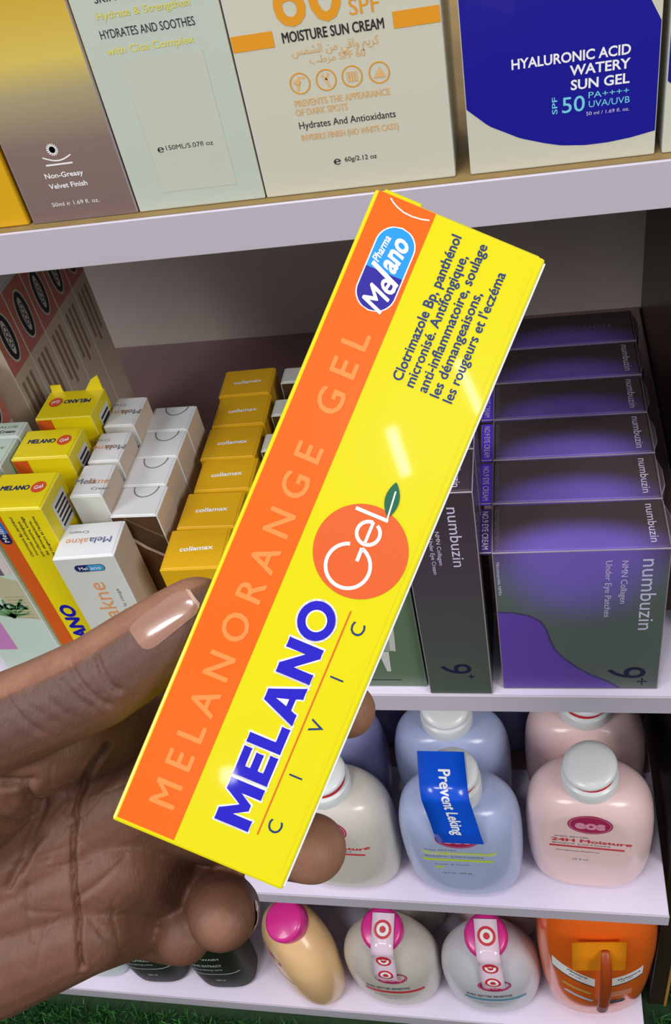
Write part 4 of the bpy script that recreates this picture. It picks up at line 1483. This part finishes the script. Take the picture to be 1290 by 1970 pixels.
P = Print(rib_print(f, Lr, 0.0325))
P.text('Prevent Leking', 0.044, 0.0015, 0.060, 0.0078, M['ink_white'], 0, 0.03, 1)
P.build('seal_lettering', st)
pump_bottle('cream pump bottle beside the fingertips under the held carton', -0.1580, 0.3310, Z_LOW, M['bot_cream'], 0, 'cream', (2, -4))
pump_bottle('powder blue pump bottle right behind the one with the blue strip', -0.0720, 0.3890, Z_LOW, M['bot_blue'], 0, 'blue', (16, 6), False)
pump_bottle('pink pump bottle right behind the front pink one', 0.0290, 0.4000, Z_LOW, M['bot_pink'], 0, 'pink', (2, 4), False)
pump_bottle('lilac pump bottle behind the cream one', -0.1700, 0.3920, Z_LOW, M['bot_lilac'], 0, 'blue', (4, -5), False)
pump_bottle('lilac pump bottle in the back row, left of centre', -0.1660, 0.4560, Z_LOW, M['bot_lilac'], 0, 'blue', (4, -5), False)
pump_bottle('lilac pump bottle in the back row, behind the second blue one', -0.0480, 0.4560, Z_LOW, M['bot_lilac'], 0, 'blue', (4, -5), False)
pump_bottle('lilac pump bottle in the back row, behind the pink ones', 0.0390, 0.4650, Z_LOW, M['bot_lilac'], 0, 'blue', (4, -5), False)

# bottom board: oval bottles with magenta caps
OVAL = [(0.0, 0.0370, 0.0240, 2.2), (0.006, 0.0405, 0.0262, 2.2), (0.028, 0.0445, 0.0288, 2.2), (0.054, 0.0465, 0.0298, 2.2), (0.079, 0.0450, 0.0292, 2.2), (0.097, 0.0395, 0.0268, 2.1),
        (0.110, 0.0310, 0.0235, 2.1), (0.119, 0.0215, 0.0195, 2.0), (0.122, 0.0180, 0.0180, 2.0)]


def bullseye(P, u, v, r, m=None):
    P.disc(u, v, r, r, M['ink_red'], 1, 28)
    P.disc(u, v, r * 0.70, r * 0.70, M['ink_white'], 2, 28)
    P.disc(u, v, r * 0.36, r * 0.36, M['ink_red'], 3, 20)


def oval_bottle(label, x, y, m, rz=0.0, seal=None, bar=None, cap=True, printed=True, capm=None):
    c = tag(empty('oval_bottle', at(x, y, Z_BASE + 0.0003, rz)), label, 'bottle', 'oval bottles on the bottom board')
    bottle_body('body', OVAL, m, c)
    if cap:
        mt = Matrix.Translation((0, -0.002, 0.1290)) @ Matrix.Rotation(math.radians(18), 4, 'X')
        lathe('cap', [(0.0, -0.0115), (0.0178, -0.0115), (0.0192, -0.009), (0.0196, 0.004), (0.0186, 0.0065), (0.0160, 0.0080), (0.0, 0.0086)], capm or M['cap_pink'], c, matrix=mt)
    if printed:
        P = Print(body_front(OVAL))
        if bar is not None:
            word_mark(P, 0.004 if seal else 0.0, 0.0825, 0.0152, 0.0105)
            P.build('logo', c, 'crimson oval logo')
            P = Print(body_front(OVAL))
            P.text('SHEA BETTER SENSITIVE', -0.002, 0.0600, 0.0420, 0.0044, M['ink_grey'], 0, 0.05)
            P.grid(-0.0250, 0.0485, 0.0320, 0.0535, bar, 1, 18, 1)
            P.text('Fragrance Free', -0.004, 0.0410, 0.0260, 0.0020, M['ink_grey'])
            P.text('16 fl oz', -0.002, 0.0320, 0.0110, 0.0020, M['ink_grey'])
        else:
            P.pill(-0.004, 0.0880, 0.0300, 0.0085, mat('mauve_ink', (170, 96, 142), 0.35), 1, 0)
            P.grid(-0.0200, 0.0610, 0.0220, 0.0632, mat('rosewood_ink', (168, 100, 104), 0.35), 1, 14, 1)
            P.text('body lotion', -0.006, 0.0690, 0.0250, 0.0020, M['ink_grey'])
        P.build('lettering', c)
    if seal is not None:
        path = [(0.0080, 0.1416), (-0.0020, 0.1388), (-0.0190, 0.1332), (-0.0232, 0.1280), (-0.0242, 0.1180), (-0.0280, 0.1040), (-0.0302, 0.0960), (-0.0306, 0.0860)]
        x0, x1 = seal
        f, Lr = ribbon_map(path, 0.0205, x0, x1)
        s_ = ribbon('seal_strip', f, M['tape'], c)
        s_['label'] = 'whitish seal strip with red ring targets'
        P = Print(rib_print(f, Lr, 0.0205))
        for d in (0.0140, 0.0470, 0.0680):
            bullseye(P, d, 0.0, 0.0082 if d < 0.03 else 0.0072)
        P.build('target_marks', s_)
    return c


oval_bottle('peach bottle with a magenta cap, turned to the left, on the bottom board', -0.2440, 0.3360, M['bot_peach'], -42)
oval_bottle('cream bottle with magenta cap and ring-target seal, beside the peach bottle', -0.1530, 0.3345, M['bot_cream'], 0, (0.002, 0.001), M['ink_red'])
oval_bottle('pearl grey bottle with magenta cap and ring-target seal, teal bar, beside the orange bottle', -0.0585, 0.3345, M['bot_grey'], 2, (0.000, 0.004), M['ink_teal'])
oval_bottle('shaded cream bottle standing behind the cream one with the seal', -0.1500, 0.4020, M['bot_cream'], 0, None, None, True, False, M['cap'])
oval_bottle('shaded pinkish bottle standing behind the pearl grey one', -0.0550, 0.4020, M['bot_pink'], 0, None, None, True, False, M['cap'])
oval_bottle('dim amber brown bottle behind the peach bottle', -0.2350, 0.4300, M['bot_brown'], 10, None, None, True, False, M['bot_brown'])

# orange bottle
OR = [(0.0, 0.0330, 0.0220, 2.3), (0.010, 0.0400, 0.0270, 2.3), (0.045, 0.0465, 0.0325, 2.3), (0.098, 0.0500, 0.0345, 2.3), (0.145, 0.0510, 0.0345, 2.3), (0.180, 0.0480, 0.0325, 2.2),
      (0.204, 0.0390, 0.0280, 2.1), (0.218, 0.0270, 0.0225, 2.0), (0.222, 0.0190, 0.0190, 2.0)]
c = tag(empty('spray_bottle', at(0.0370, 0.3400, Z_BASE + 0.0003, 4)), 'large translucent orange spray bottle at the right end of the bottom board', 'bottle')
bottle_body('body', OR, M['bot_orange'], c, None, 56, 72, M['bot_rim'], 0.042)
lathe('neck_ring', [(0.0, 0.220), (0.0235, 0.220), (0.0245, 0.223), (0.0245, 0.229), (0.0235, 0.232), (0.0, 0.232)], M['bot_orange'], c)
lathe('spray_cap', [(0.0, 0.232), (0.0195, 0.232), (0.0200, 0.234), (0.0185, 0.246), (0.0160, 0.249), (0.0, 0.249)], M['bot_orange'], c)
OF = body_front(OR)
P = Print(OF)
for x0, x1, zl, zr in ((-0.0400, -0.0050, 0.1380, 0.1120), (0.0060, 0.0360, 0.1120, 0.1230)):
    n = 14
    V, F = [], []
    for i in range(n + 1):
        x = x0 + (x1 - x0) * i / n
        zc = zl + (zr - zl) * i / n
        V += [(x, zc - 0.0090), (x, zc + 0.0090)]
    for i in range(n):
        F.append((2 * i, 2 * i + 2, 2 * i + 3, 2 * i + 1))
    P.add(V, F, M['ink_white'], 0)
    xm, zm = (x0 + x1) / 2, (zl + zr) / 2
    rr = math.degrees(math.atan2(zr - zl, x1 - x0))
    P.text('Moisture', xm + 0.003, zm + 0.0030, 0.0200, 0.0034, M['ink_black'], rr, 0.03)
    P.text('24 HR', xm + 0.001, zm - 0.0030, 0.0120, 0.0026, M['ink_black'], rr, 0.0)
    P.stroke([(x0 + (x1 - x0) * i / 8, zl + (zr - zl) * i / 8 - 0.0105) for i in range(9)], 0.0016, mat('dark_teal_ink', (40, 66, 66), 0.4), 1)
P.stroke([(-0.0320 + 0.0030 * i, 0.1010 - 0.0020 * i) for i in range(9)], 0.0040, mat('old_gold_ink', (206, 170, 90), 0.4), 1)
P.stroke([(-0.0300 + 0.0030 * i, 0.0830 - 0.0022 * i) for i in range(9)], 0.0042, mat('ice_ink', (196, 206, 226), 0.4), 1)
P.grid(0.0080, 0.0760, 0.0280, 0.0900, mat('clay_ink', (214, 132, 96), 0.4), 1, 8, 1)
P.pill(0.0130, 0.0620, 0.0200, 0.0090, M['ink_black'], 1, 6)
P.build('label_bands', c, 'white label bands with dark lettering')
f, Lr = ribbon_map([(-0.0335, 0.1990), (-0.0366, 0.1750), (-0.0372, 0.1500)], 0.0430, -0.003, -0.003)
tg = ribbon('hang_tag', f, M['tag'], c, 10, 0.0006)
P = Print(rib_print(f, Lr, 0.0440))
P.grid(0.0150, -0.0130, 0.0350, -0.0020, mat('peach_ink', (238, 178, 128), 0.35), 1, 1, 1)
P.text('SPF', 0.020, 0.010, 0.012, 0.0040, mat('peach_ink', (238, 178, 128), 0.35), -90)
P.build('tag_print', tg)
bm = bmesh.new()
pts = [(-0.0370, 0.1880, 0.003), (-0.0445, 0.1780, 0.0045), (-0.0475, 0.1500, 0.0050), (-0.0470, 0.1200, 0.0052), (-0.0440, 0.0880, 0.0050), (-0.0385, 0.0580, 0.0048)]
rings = []
for y, z, r in pts:
    rings.append([bm.verts.new((r * math.cos(2 * PI * k / 16) + 0.0015, y + 0.6 * r * math.sin(2 * PI * k / 16), z)) for k in range(16)])
for r0, r1 in zip(rings[:-1], rings[1:]):
    for k in range(16):
        bm.faces.new((r0[k], r0[(k + 1) % 16], r1[(k + 1) % 16], r1[k]))
bm.faces.new(rings[0])
bm.faces.new(rings[-1])
bmesh.ops.recalc_face_normals(bm, faces=bm.faces)
from_bm('trigger', bm, [M['rust']], c, True)['label'] = 'rust brown trigger hanging down the front'

# dark green bottles and the pale one at the left of the bottom board
DARK = [(0.0, 0.0260, 0.0170, 3.0), (0.006, 0.0295, 0.0205, 3.0), (0.050, 0.0310, 0.0225, 3.0), (0.100, 0.0310, 0.0225, 2.8), (0.128, 0.0285, 0.0210, 2.6), (0.142, 0.0190, 0.0170, 2.2), (0.147, 0.0130, 0.0130, 2.0)]
for x, rz, lb in ((-0.3330, 4, 'dark green bottle with pale lettering, beside the peach bottle'), (-0.4070, 3, 'dark green bottle with pale lettering, farther left under the hand')):
    c = tag(empty('lotion_bottle', at(x, 0.3320, Z_BASE + 0.0003, rz)), lb, 'bottle', 'dark green bottles on the bottom board')
    bottle_body('body', DARK, M['bot_green'], c)
    lathe('cap', [(0.0, 0.146), (0.0135, 0.146), (0.0140, 0.148), (0.0140, 0.170), (0.0130, 0.172), (0.0, 0.172)], M['bot_green'], c)
    P = Print(body_front(DARK))
    ink = mat('pale_sage_ink', (168, 186, 178), 0.4)
    for t, z, w, cap in (('BATANA OIL', 0.110, 0.026, 0.0038), ('HAIR', 0.098, 0.012, 0.0030), ('BODY WASH', 0.086, 0.036, 0.0040), ('OLIVE EXTRACT', 0.070, 0.034, 0.0050), ('nourishing care', 0.060, 0.030, 0.0036), ('250 ml', 0.031, 0.010, 0.0040)):
        P.text(t, -0.006 if z > 0.04 else 0.0, z, w, cap, ink, 0, 0.02)
    P.grid(-0.0240, 0.0470, 0.0240, 0.0486, ink, 1, 10, 1)
    P.build('lettering', c)
c = tag(empty('lotion_bottle', at(-0.4750, 0.3330, Z_BASE + 0.0003, 0)), 'pale teal bottle with a small dark spot, under the heel of the hand', 'bottle')
bottle_body('body', DARK, M['bot_teal'], c)
lathe('cap', [(0.0, 0.146), (0.0135, 0.146), (0.0140, 0.148), (0.0140, 0.165), (0.0, 0.166)], M['bot_teal'], c)
P = Print(body_front(DARK))
P.disc(0.004, 0.050, 0.0050, 0.0055, M['browncard'], 1, 20)
P.text('body milk', 0.0, 0.085, 0.030, 0.0040, M['ink_grey'])
P.build('lettering', c)
